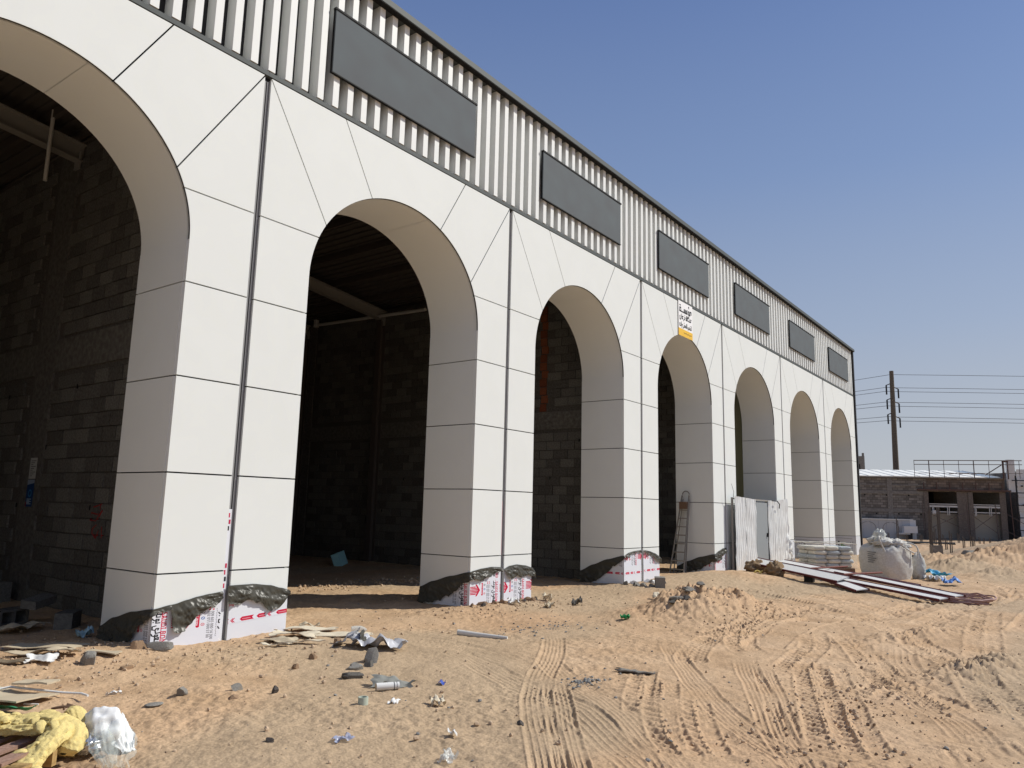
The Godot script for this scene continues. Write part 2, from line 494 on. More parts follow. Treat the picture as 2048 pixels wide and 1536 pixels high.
func ground_index(x: float, z: float) -> Vector2:
	var r := Vector2(x - CAMX, z - CAMZ).length()
	var a := atan2(x - CAMX, CAMZ - z)
	var i := GR.bsearch(r) - 1
	var fi := i + clampf((r - GR[maxi(i, 0)]) / (GR[mini(i + 1, GR.size() - 1)] - GR[maxi(i, 0)] + 1e-6), 0, 1)
	return Vector2(fi, (a - A0) / (A1 - A0) * AN)

func gh(x: float, z: float) -> float:
	var q := ground_index(x, z)
	if q.y < 0.0 or q.y > AN: return base_height(x, z, 10.0)
	var i := clampi(int(q.x), 0, GR.size() - 2); var j := clampi(int(q.y), 0, AN - 1)
	var w := GA.size()
	var fx := q.x - i; var fy := q.y - j
	return lerpf(lerpf(GY[i * w + j], GY[i * w + j + 1], fy), lerpf(GY[(i + 1) * w + j], GY[(i + 1) * w + j + 1], fy), fx)

# a wheel track along a smooth line of (x, z) points
func track(line: Array, width: float, kind: String, depth := 1.0) -> void:
	var c := Curve2D.new()
	for i in line.size():
		var p := Vector2(line[i][0], line[i][1])
		var a := Vector2(line[maxi(i - 1, 0)][0], line[maxi(i - 1, 0)][1])
		var b := Vector2(line[mini(i + 1, line.size() - 1)][0], line[mini(i + 1, line.size() - 1)][1])
		var tg := (b - a) / 6.0
		c.add_point(p, -tg, tg)
	c.bake_interval = 0.12
	var pts := c.get_baked_points()
	var half := width * 0.5
	var reach := half + 0.07
	var touched := {}
	var w := GA.size()
	var run := 0.0
	for s in pts.size() - 1:
		var a := pts[s]; var b := pts[s + 1]
		var e := b - a; var L := e.length()
		if L < 1e-5: continue
		var d := e / L; var nn := Vector2(-d.y, d.x)
		var rmin := 1e9; var rmax := 0.0; var amin := 1e9; var amax := -1e9
		for q in [a + nn * reach - d * 0.05, a - nn * reach - d * 0.05, b + nn * reach + d * 0.05, b - nn * reach + d * 0.05]:
			var rr := Vector2(q.x - CAMX, q.y - CAMZ).length(); var aa := atan2(q.x - CAMX, CAMZ - q.y)
			rmin = minf(rmin, rr); rmax = maxf(rmax, rr); amin = minf(amin, aa); amax = maxf(amax, aa)
		var i0 := maxi(GR.bsearch(rmin) - 2, 0); var i1 := mini(GR.bsearch(rmax) + 1, GR.size() - 1)
		var j0 := clampi(int((amin - A0) / (A1 - A0) * AN) - 1, 0, AN); var j1 := clampi(int((amax - A0) / (A1 - A0) * AN) + 2, 0, AN)
		for i in range(i0, i1 + 1):
			for j in range(j0, j1 + 1):
				var p := Vector2(CAMX + GR[i] * sin(GA[j]), CAMZ - GR[i] * cos(GA[j])) - a
				var u := p.dot(d)
				if u < -0.04 or u > L + 0.04: continue
				var t := p.dot(nn)
				if absf(t) > reach: continue
				var k := i * w + j
				if not touched.has(k) or absf(t) < absf(best_t[k]):
					touched[k] = true; best_t[k] = t; best_u[k] = run + u
		run += L
	for k in touched:
		var t: float = best_t[k]; var u: float = best_u[k]
		var x := CAMX + GR[k / w] * sin(GA[k % w]); var z := CAMZ - GR[k / w] * cos(GA[k % w])
		var wear := clampf(0.72 + 0.9 * n_mid.get_noise_2d(x * 0.7 + 9.0, z * 0.7), 0.2, 1.0) * depth
		wear *= smoothstep(0.0, 0.25, u) * smoothstep(0.0, 0.25, run - u)
		var e := absf(t) / half
		var inside := 1.0 - smoothstep(0.9, 1.06, e)
		var h := 0.0
		if kind == "rib":
			# fine standing ridges between the pressed ribs
			var q := fposmod(t / width * 6.0 + 0.5, 1.0)
			var ridge := 1.0 - smoothstep(0.05, 0.19, absf(q - 0.5))
			h = inside * (-0.011 + 0.0085 * ridge)
			h += 0.008 * (1.0 - smoothstep(0.0, 0.10, absf(e - 1.12)))
			GY[k] = lerpf(GY[k], GY[k] - n_fine.get_noise_2d(x, z) * 0.008, inside * 0.9)
		elif kind == "lug":
			var sg := signf(t)
			var q2 := fposmod((u + absf(t) * 0.75 + (0.06 if sg > 0 else 0.0)) / 0.125, 1.0)
			var lug := smoothstep(0.08, 0.24, q2) * (1.0 - smoothstep(0.5, 0.66, q2))
			h = inside * (-0.006 - 0.022 * lug * (1.0 - smoothstep(0.75, 1.0, e) * 0.6)) 
			if e < 0.12: h += 0.012 * inside
			h += 0.016 * (1.0 - smoothstep(0.0, 0.16, absf(e - 1.12))) * (0.6 + n_fine.get_noise_2d(x, z))
		else:
			h = inside * -0.022
			h += 0.020 * (1.0 - smoothstep(0.0, 0.14, absf(e - 1.1)))
			GY[k] = lerpf(GY[k], GY[k] - n_fine.get_noise_2d(x, z) * 0.007, inside)
		GY[k] += h * wear

func build_ground() -> void:
	n_roll.seed = 3; n_roll.frequency = 0.22; n_roll.fractal_octaves = 2
	n_mid.seed = 5; n_mid.frequency = 1.3; n_mid.fractal_octaves = 3
	n_fine.seed = 8; n_fine.frequency = 7.0; n_fine.fractal_octaves = 3
	n_clod.seed = 12; n_clod.noise_type = FastNoiseLite.TYPE_CELLULAR; n_clod.frequency = 6.5
	n_clod.cellular_return_type = FastNoiseLite.RETURN_DISTANCE2_SUB
	n_clod.fractal_type = FastNoiseLite.FRACTAL_NONE
	# rings
	var r := 0.3
	while r < 2.4:
		GR.append(r); r += 0.3
	r = 2.45
	while r < 45.0:
		GR.append(r); r += 0.00118 * pow(r, 1.6)
	while r < 4000.0:
		GR.append(r); r *= 1.07
	for j in AN + 1: GA.append(A0 + (A1 - A0) * j / AN)
	var a := A1
	while a < A0 + TAU - 0.09:
		a += 0.07
		if a < A0 + TAU - 0.03: GA.append(a)
	var w := GA.size(); var nr := GR.size()
	GY.resize(w * nr); best_t.resize(w * nr); best_u.resize(w * nr)
	var sn := PackedFloat32Array(); var cs := PackedFloat32Array()
	for j in w: sn.append(sin(GA[j])); cs.append(cos(GA[j]))
	for i in nr:
		for j in w:
			GY[i * w + j] = base_height(CAMX + GR[i] * sn[j], CAMZ - GR[i] * cs[j], GR[i])
	# older passes first, the last wheels on top
	track([[3.66, -0.9], [4.03, 0.29], [4.5, 1.67]], 0.5, "rib", 0.4)
	track([[3.01, 0.3], [3.13, 1.99], [2.83, 3.33]], 0.45, "rib", 0.45)
	track([[4.3, -0.6], [4.7, 0.9], [5.6, 2.2]], 0.4, "smooth", 0.5)
	track([[2.97, 1.35], [3.09, 2.4], [2.54, 3.54]], 0.4, "rib", 0.5)
	track([[12.03, 1.9], [11.8, 2.76], [10.0, 4.61]], 0.4, "smooth", 1.4)
	track([[13.0, 2.2], [12.6, 3.3], [10.8, 5.2]], 0.4, "lug", 1.3)
	track([[16.5, 4.6], [14.0, 5.4], [11.0, 5.3], [9.0, 5.0]], 0.45, "lug", 1.5)
	track([[19.0, 6.0], [15.5, 6.6], [12.0, 6.1], [9.4, 5.9]], 0.45, "lug", 1.5)
	track([[22.0, 7.4], [17.0, 7.6], [13.0, 7.3], [9.5, 7.2]], 0.5, "smooth", 1.4)
	track([[8.8, 5.5], [7.07, 6.29], [6.02, 6.8], [4.77, 7.15], [3.94, 7.36]], 0.42, "lug", 1.3)
	track([[6.74, 6.95], [8.92, 6.75], [12.23, 6.51]], 0.4, "lug", 1.1)
	track([[5.2, 7.3], [4.1, 7.6], [3.2, 7.8]], 0.4, "lug", 1.0)
	track([[2.2, 7.0], [2.52, 7.19], [2.83, 7.38], [3.12, 7.52]], 0.4, "lug")
	track([[6.22, 4.35], [7.4, 4.14], [8.99, 4.07], [11.75, 4.36]], 0.42, "lug", 1.4)
	track([[7.2, 3.72], [6.81, 4.07], [5.55, 4.54], [5.14, 4.82]], 0.36, "lug", 1.2)
	track([[12.43, 1.6], [11.39, 2.15], [9.6, 3.45], [7.6, 3.95], [5.79, 3.92]], 0.34, "lug", 1.5)
	track([[4.04, 4.6], [4.43, 4.38], [5.47, 4.12], [6.37, 4.05]], 0.32, "lug", 1.1)
	track([[5.6, 4.75], [7.32, 4.57], [8.9, 4.65]], 0.5, "smooth", 1.2)
	track([[7.55, 5.21], [5.97, 5.85], [4.73, 6.32], [4.34, 6.69], [3.67, 7.06]], 0.36, "lug", 1.2)
	track([[7.41, 4.84], [6.21, 5.22], [5.33, 5.32], [4.48, 5.43]], 0.34, "lug", 1.1)
	track([[4.9, 5.5], [4.46, 5.66], [3.23, 6.06], [2.41, 6.34], [1.96, 6.5], [1.3, 6.8]], 0.33, "lug", 1.2)
	track([[5.21, 5.64], [4.2, 5.96], [3.38, 6.23], [2.63, 6.46], [1.9, 6.75]], 0.30, "lug", 1.1)
	track([[4.7, 6.34], [4.2, 6.33], [3.7, 6.31]], 0.3, "lug")
	track([[3.1, 4.66], [2.82, 4.81], [1.98, 5.2], [1.48, 5.5], [1.0, 5.85]], 0.28, "lug", 1.0)
	track([[2.6, 5.18], [2.28, 5.35], [1.76, 5.61], [1.2, 5.95]], 0.26, "lug", 0.9)
	track([[3.5, 4.3], [3.28, 4.4], [2.41, 4.78], [1.8, 5.1]], 0.24, "lug", 0.7)
	track([[4.44, 6.48], [3.95, 6.75], [3.22, 7.11], [2.67, 7.31]], 0.3, "rib", 1.1)
	track([[7.0, 5.95], [6.8, 6.01], [5.92, 6.18], [5.23, 6.41], [4.8, 6.65]], 0.42, "rib", 1.2)
	track([[2.9, 2.2], [2.68, 2.64], [2.27, 3.42], [2.04, 3.91], [1.65, 4.63], [1.16, 5.18], [0.6, 5.85]], 0.32, "rib", 0.9)
	track([[3.3, 3.2], [2.71, 3.8], [2.17, 4.51], [1.67, 5.09], [1.2, 5.52], [0.7, 5.95]], 0.26, "rib", 0.9)
	track([[4.75, 4.9], [4.55, 4.95], [3.56, 5.4], [2.79, 5.75], [2.14, 6.04], [1.72, 6.28], [1.1, 6.62]], 0.24, "rib", 1.2)
	track([[4.4, 5.18], [4.17, 5.28], [3.21, 5.68], [2.32, 6.04], [1.75, 6.31], [1.2, 6.65]], 0.2, "rib", 1.1)
	track([[4.9, 3.9], [4.6, 4.08], [3.65, 4.68], [2.87, 5.17], [2.24, 5.63], [1.92, 5.95], [1.66, 6.21], [1.1, 6.7]], 0.24, "rib", 1.2)
	track([[4.5, 2.5], [4.13, 2.77], [3.37, 3.24], [2.58, 3.65], [1.9, 4.06], [1.4, 4.42], [0.86, 4.84], [0.1, 5.45]], 0.26, "rib", 1.25)
	track([[2.5, 3.85], [2.3, 3.99], [1.74, 4.4], [1.24, 4.75], [0.8, 5.07], [0.2, 5.52]], 0.22, "rib", 1.2)
	# mesh
	var V := PackedVector3Array(); V.resize(w * nr)
	var N := PackedVector3Array(); N.resize(w * nr)
	var C := PackedColorArray(); C.resize(w * nr)
	for i in nr:
		for j in w:
			V[i * w + j] = Vector3(CAMX + GR[i] * sn[j], GY[i * w + j], CAMZ - GR[i] * cs[j])
	var tan_ := Color(0.535, 0.360, 0.216); var pale := Color(0.595, 0.420, 0.268); var grey := Color(0.47, 0.356, 0.236); var rust := Color(0.51, 0.322, 0.186)
	for i in nr:
		var im := maxi(i - 1, 0); var ip := mini(i + 1, nr - 1)
		for j in w:
			var jm := (j + w - 1) % w; var jp := (j + 1) % w
			var n := (V[ip * w + j] - V[im * w + j]).cross(V[i * w + jp] - V[i * w + jm])
			if n.y < 0.0: n = -n
			N[i * w + j] = n.normalized()
			var x := V[i * w + j].x; var z := V[i * w + j].z
			var a1 := n_roll.get_noise_2d(x * 0.8 + 70.0, z * 0.8)
			var a2 := n_mid.get_noise_2d(x * 0.8, z * 0.8 + 30.0)
			var c := tan_.lerp(pale, clampf(0.5 + a2 * 0.9, 0, 1))
			c = c.lerp(rust, clampf(a1 * 1.3 + a2 * 0.4, 0, 0.55))
			var g := smoothstep(0.05, 0.45, n_roll.get_noise_2d(x * 0.6 - 20.0, z * 0.9 + 11.0) + smoothstep(5.0, 8.5, z) * 0.25 + smoothstep(9.0, 20.0, x) * 0.16)
			c = c.lerp(grey, g * 0.75)
			var fz := n_fine.get_noise_2d(x * 2.3, z * 2.3)
			C[i * w + j] = c * (1.06 + 0.20 * fz + 0.08 * a2)
	var I := PackedInt32Array()
	I.resize((nr - 1) * w * 6)
	var o := 0
	for i in nr - 1:
		for j in w:
			var jp := (j + 1) % w
			var a4 := i * w + j; var b4 := i * w + jp; var c4 := (i + 1) * w + jp; var d4 := (i + 1) * w + j
			I[o] = a4; I[o + 1] = d4; I[o + 2] = c4; I[o + 3] = a4; I[o + 4] = c4; I[o + 5] = b4
			o += 6
	var arr := []; arr.resize(Mesh.ARRAY_MAX)
	arr[Mesh.ARRAY_VERTEX] = V; arr[Mesh.ARRAY_NORMAL] = N; arr[Mesh.ARRAY_COLOR] = C; arr[Mesh.ARRAY_INDEX] = I
	var am := ArrayMesh.new(); am.add_surface_from_arrays(Mesh.PRIMITIVE_TRIANGLES, arr)
	var gm := mat(1, 1, 1, 0.95)
	gm.vertex_color_use_as_albedo = true
	grain(gm, noise_tex(0.05, Color(0.84, 0.83, 0.81), Color(1, 1, 1), 21, 1024, 5), 0.8, bump_tex(0.05, 22, 1024, 6.0), 0.5)
	var go := obj("ground", am, gm)
	go.set_meta("kind", "structure")
	go.set_meta("label", "churned tan sand of the building site crossed by wheel tracks")
	go.set_meta("category", "ground")

# loose gravel: too many to count, one object per kind of stone
func scatter(called: String, label: String, mesh: Mesh, m: Material, count: int, lo: float, hi: float, seed_: int, spots: Array) -> void:
	var r2 := RandomNumberGenerator.new(); r2.seed = seed_
	var mm := MultiMesh.new()
	mm.transform_format = MultiMesh.TRANSFORM_3D
	mm.mesh = mesh
	var list := []
	for k in count:
		var x := 0.0; var z := 0.0
		if spots.is_empty() or (hi < 0.08 and r2.randf() < 0.4):
			var d := 3.2 + 26.0 * pow(r2.randf(), 1.8); var a := deg_to_rad(r2.randf_range(14.0, 94.0))
			x = CAMX + d * sin(a); z = CAMZ - d * cos(a)
		else:
			var s = spots[r2.randi() % spots.size()]
			x = s[0] + r2.randfn() * s[2]; z = s[1] + r2.randfn() * s[3]
		if z < -9.0: continue
		var inpier := false
		for J in JX:
			if absf(x - J) < PH + 0.05 and z < 0.06 and z > -1.15: inpier = true
		if inpier: continue
		var sc := lo * pow(hi / lo, pow(r2.randf(), 2.2))
		var b := Basis.from_euler(Vector3(r2.randf() * 0.6, r2.randf() * TAU, r2.randf() * 0.6)).scaled(Vector3.ONE * sc)
		list.append(Transform3D(b, Vector3(x, gh(x, z) + sc * 0.18, z)))
	mm.instance_count = list.size()
	for k in list.size(): mm.set_instance_transform(k, list[k])
	var o := MultiMeshInstance3D.new()
	o.multimesh = mm; o.material_override = m; o.name = numbered(called)
	add_child(o, true)
	o.set_meta("kind", "stuff"); o.set_meta("label", label); o.set_meta("category", "gravel")

# ---------------------------------------------------------------- the arcade building
func arc_pt(c: float, a: float, t: float) -> Vector2:
	return Vector2(c - a * cos(t), SPR + AB * sin(t))

func panel(b: Node, poly: PackedVector2Array, m: Material) -> void:
	var inner := Geometry2D.offset_polygon(poly, -0.0085)
	if inner.is_empty(): return
	obj("facade_panel", prism(inner[0], -0.04, 0.0).commit(), m, b)

func bay(b: Node, k: int) -> void:
	var xl: float = JX[k]; var xr: float = JX[k + 1]
	var c := (xl + xr) * 0.5; var a := (xr - xl) * 0.5 - PH
	var cw := 0.04
	var t0 := asin((ROWS[5] - SPR) / AB)
	var t1 := acos(1.535 / 1.7585); var t2 := acos(0.74 / 1.7585)
	for sg in [-1.0, 1.0]:
		var xo: float = (xl + cw) if sg < 0 else (xr - cw)
		var fx := func(p: Vector2) -> Vector2: return p if sg < 0 else Vector2(2.0 * c - p.x, p.y)
		var xol: float = xo if sg < 0 else 2.0 * c - xo
		var xi := c - a
		for i in 4:
			var y0: float = ROWS[i] if i > 0 else -0.12
			var poly := PackedVector2Array()
			for p in [Vector2(xol, y0), Vector2(xi, y0), Vector2(xi, ROWS[i + 1]), Vector2(xol, ROWS[i + 1])]: poly.append(fx.call(p))
			panel(b, poly, M.acp)
		var p5 := PackedVector2Array()
		for p in [Vector2(xol, ROWS[4]), Vector2(xi, ROWS[4])]: p5.append(fx.call(p))
		for s in 9: p5.append(fx.call(arc_pt(c, a, t0 * s / 8.0)))
		p5.append(fx.call(Vector2(xol, ROWS[5])))
		panel(b, p5, M.acp)
		var pa := PackedVector2Array()
		pa.append(fx.call(Vector2(xol, ROWS[5])))
		for s in 4: pa.append(fx.call(arc_pt(c, a, lerpf(t0, t1, s / 3.0))))
		pa.append(fx.call(Vector2(xol, BAND)))
		panel(b, pa, M.acp)
		var pb := PackedVector2Array()
		for s in 13: pb.append(fx.call(arc_pt(c, a, lerpf(t1, t2, s / 12.0))))
		pb.append(fx.call(Vector2(c - 1.325, BAND))); pb.append(fx.call(Vector2(xol, BAND)))
		panel(b, pb, M.acp)
		# jamb panels
		var xj: float = c + sg * a
		for i in 5:
			var y0: float = ROWS[i] + 0.0075 if i > 0 else -0.12
			var y1: float = ROWS[i + 1] - 0.0075 if i < 4 else SPR - 0.002
			box("jamb_panel", Vector3(0.03, y1 - y0, 1.045), Vector3(xj + sg * 0.015, (y0 + y1) * 0.5, -0.5645), M.acp, b)
		# half of the soffit
		var st := mk()
		var lo := 0.0 if sg < 0 else 1.85
		var hi := 1.847 if sg < 0 else PI
		for s in 26:
			var ta := lerpf(lo, hi, s / 26.0); var tb := lerpf(lo, hi, (s + 1) / 26.0)
			var pa2 := Vector2(c - (a + 0.004) * cos(ta), SPR + (AB + 0.004) * sin(ta)); var pb2 := Vector2(c - (a + 0.004) * cos(tb), SPR + (AB + 0.004) * sin(tb))
			var na := Vector3(cos(ta), -sin(ta) * a / AB, 0).normalized(); var nb := Vector3(cos(tb), -sin(tb) * a / AB, 0).normalized()
			var z0 := -1.087; var z1 := -0.042
			var q := [[Vector3(pa2.x, pa2.y, z0), na], [Vector3(pb2.x, pb2.y, z0), nb], [Vector3(pb2.x, pb2.y, z1), nb], [Vector3(pa2.x, pa2.y, z1), na]]
			for t3 in [[0, 1, 2], [0, 2, 3]]:
				var A = q[t3[0]]; var B = q[t3[1]]; var C = q[t3[2]]
				if (B[0] - A[0]).cross(C[0] - A[0]).dot(A[1]) > 0.0:
					var sw = B; B = C; C = sw
				for v in [A, B, C]:
					st.set_normal(v[1]); st.add_vertex(v[0])
			var oa := pa2 - Vector2(na.x, na.y) * 0.02; var ob := pb2 - Vector2(nb.x, nb.y) * 0.02
			quad(st, Vector3(oa.x, oa.y, z0), Vector3(ob.x, ob.y, z0), Vector3(ob.x, ob.y, z1), Vector3(oa.x, oa.y, z1), -na)
			quad(st, Vector3(oa.x, oa.y, z0), Vector3(ob.x, ob.y, z0), Vector3(pb2.x, pb2.y, z0), Vector3(pa2.x, pa2.y, z0), Vector3(0, 0, -1))
		obj("arch_soffit", st.commit(), M.acp, b)
	var pc := PackedVector2Array()
	for s in 17: pc.append(arc_pt(c, a, lerpf(t2, PI - t2, s / 16.0)))
	pc.append(Vector2(c + 1.325, BAND)); pc.append(Vector2(c - 1.325, BAND))
	panel(b, pc, M.acp)
	# dark raw edge of the arch panels
	var se := mk()
	for s in 40:
		var ta := PI * s / 40.0; var tb := PI * (s + 1) / 40.0
		var p := Vector2(c - (a - 0.001 + 0.0075) * cos(ta), SPR + (AB + 0.0065) * sin(ta)); var q := Vector2(c - (a + 0.0065) * cos(tb), SPR + (AB + 0.0065) * sin(tb))
		quad(se, Vector3(p.x, p.y, -0.026), Vector3(q.x, q.y, -0.026), Vector3(q.x, q.y, -0.006), Vector3(p.x, p.y, -0.006), Vector3(cos(ta), -sin(ta), 0))
	obj("arch_edge", se.commit(), M.black, b)
	# core behind the panels
	var core := PackedVector2Array([Vector2(xl, -0.3), Vector2(c - a - 0.032, -0.3)])
	for s in 33: core.append(arc_pt(c, a + 0.032, PI * s / 32.0) + Vector2(0, 0.03))
	core.append(Vector2(c + a + 0.032, -0.3)); core.append(Vector2(xr, -0.3)); core.append(Vector2(xr, 7.0)); core.append(Vector2(xl, 7.0))
	obj("backing_wall", prism(core, -1.06, -0.056).commit(), M.backing, b)
	# joint channel on the left of the bay: two grey rails with a dark groove between
	for sx in [-0.024, 0.024]:
		box("joint_channel", Vector3(0.028, 7.0, 0.022), Vector3(xl + sx, 3.44, -0.04), M.channel, b)
	box("band_strip", Vector3(xr - xl - 0.004, 0.06, 0.06), Vector3(c, BAND + 0.034, -0.022), M.trim, b)
	# fins
	for i in 20:
		var x := xl + 0.03 + (xr - xl) * i / 20.0
		box("louver_fin", Vector3(0.104, 2.0, 0.19), Vector3(x, 8.077, -0.078), M.fin, b)
	# grey sign board
	var sc := c - 0.11
	var bd := box("sign_board", Vector3(3.115, 0.945, 0.022), Vector3(sc - 0.005, 8.01, 0.062), M.board, b)
	box("frame", Vector3(3.14, 0.965, 0.03), Vector3(0.005, 0, -0.027), M.black, bd)
	box("lip", Vector3(3.16, 0.03, 0.06), Vector3(0.005, 0.49, -0.007), M.black, bd)
	box("lip", Vector3(3.15, 0.014, 0.04), Vector3(0.005, -0.481, -0.01), M.black, bd)

func flap(b: Node, J: float, pts: Array, seed_: int, cols := 46) -> void:
	flap_mesh(b, J, pts, seed_, cols * 2)

func flap_mesh(b: Node, J: float, pts: Array, seed_: int, cols: int) -> void:
	# torn edge of the black protective film: pts are [distance along the pier face, top, bottom]; below 0 is the jamb
	var n := FastNoiseLite.new(); n.seed = seed_; n.frequency = 4.0; n.fractal_octaves = 3
	var rows := 14
	var v := []
	var s0: float = pts[0][0]; var s1: float = pts[-1][0]
	for i in cols + 1:
		var s := lerpf(s0, s1, float(i) / cols)
		var k := 0
		while k < pts.size() - 2 and s > float(pts[k + 1][0]): k += 1
		var f := clampf((s - pts[k][0]) / (pts[k + 1][0] - pts[k][0]), 0, 1)
		var fs := f * f * (3.0 - 2.0 * f)
		var top := lerpf(pts[k][1], pts[k + 1][1], lerpf(f, fs, 0.5)); var bot := lerpf(pts[k][2], pts[k + 1][2], f)
		bot += n.get_noise_2d(s * 1.2, 50.0) * 0.05 + n.get_noise_2d(s * 5.0, 80.0) * 0.012
		bot = minf(bot, top - 0.012)
		var row := []
		for j in rows + 1:
			var g := float(j) / rows
			var y := lerpf(top, bot, g)
			var o := 0.010 + g * 0.025 + (n.get_noise_2d(s * 0.6 + y * 0.5, y * 1.6) * 0.035 + (0.5 - absf(n.get_noise_2d(s * 1.1 - y * 1.5, y * 2.2 + s * 0.5))) * 0.03 + (0.3 - absf(n.get_noise_2d(s * 2.6 + y * 2.0, 20.0))) * 0.012) * smoothstep(0.0, 0.35, g)
			o = maxf(o, 0.009)
			if s < -0.0: row.append(Vector3(J - PH - o, y, minf(s, 0.0) + (o if s > -0.03 else 0.0)))
			else: row.append(Vector3(J - PH + s, y, o))
		v.append(row)
	var st := mk(); st.set_smooth_group(0)
	for i in cols:
		for j in rows:
			for p in [v[i][j], v[i + 1][j], v[i + 1][j + 1], v[i][j], v[i + 1][j + 1], v[i][j + 1]]: st.add_vertex(p)
	st.generate_normals()
	var o2 := obj("torn_film_edge", st.commit(), M.flap, b)
	o2.set_meta("label", "dark torn plastic film hanging from the pier base")

func film(b: Node, J: float, s0: float, s1: float, tops: Array, m: Material, tile: Vector2, off: Vector2, label: String, out := 0.004) -> void:
	# printed protective sheet on a pier face from the ground up to the given tops
	var st := mk()
	var nseg := tops.size() - 1
	for i in nseg:
		var a := lerpf(s0, s1, float(i) / nseg); var c := lerpf(s0, s1, float(i + 1) / nseg)
		var ps := []
		for q in [[a, -0.1], [c, -0.1], [c, tops[i + 1]], [a, tops[i]]]:
			var p := Vector3(J - PH - out, q[1], q[0]) if s1 <= 0.0 else Vector3(J - PH + q[0], q[1], out)
			ps.append([p, Vector2((q[0] + off.x) / tile.x, 1.0 - (q[1] + off.y) / tile.y)])
		var nrm := Vector3(-1, 0, 0) if s1 <= 0.0 else Vector3(0, 0, 1)
		for t3 in [[0, 1, 2], [0, 2, 3]]:
			var A = ps[t3[0]]; var B = ps[t3[1]]; var C = ps[t3[2]]
			if (B[0] - A[0]).cross(C[0] - A[0]).dot(nrm) > 0.0:
				var sw = B; B = C; C = sw
			for v in [A, B, C]:
				st.set_normal(nrm); st.set_uv(v[1]); st.add_vertex(v[0])
	var o := obj("printed_film", st.commit(), m, b)
	o.set_meta("label", label)

func arrows(b: Node, J: float, s0: float, s1: float, y0: float, y1: float, h: float) -> void:
	var st := mk()
	var ps := []
	for q in [[s0, y0 - h / 2, 1.0], [s1, y1 - h / 2, 1.0], [s1, y1 + h / 2, 0.0], [s0, y0 + h / 2, 0.0]]:
		var p := Vector3(J - PH - 0.0085, q[1], q[0]) if s1 <= 0.0 else Vector3(J - PH + q[0], q[1], 0.0085)
		ps.append([p, Vector2(q[0] / 0.5, q[2])])
	var nrm := Vector3(-1, 0, 0) if s1 <= 0.0 else Vector3(0, 0, 1)
	for t3 in [[0, 1, 2], [0, 2, 3]]:
		var A = ps[t3[0]]; var B = ps[t3[1]]; var C = ps[t3[2]]
		if (B[0] - A[0]).cross(C[0] - A[0]).dot(nrm) > 0.0:
			var sw = B; B = C; C = sw
		for v in [A, B, C]:
			st.set_normal(nrm); st.set_uv(v[1]); st.add_vertex(v[0])
	obj("arrow_band", st.commit(), M.arrow, b)

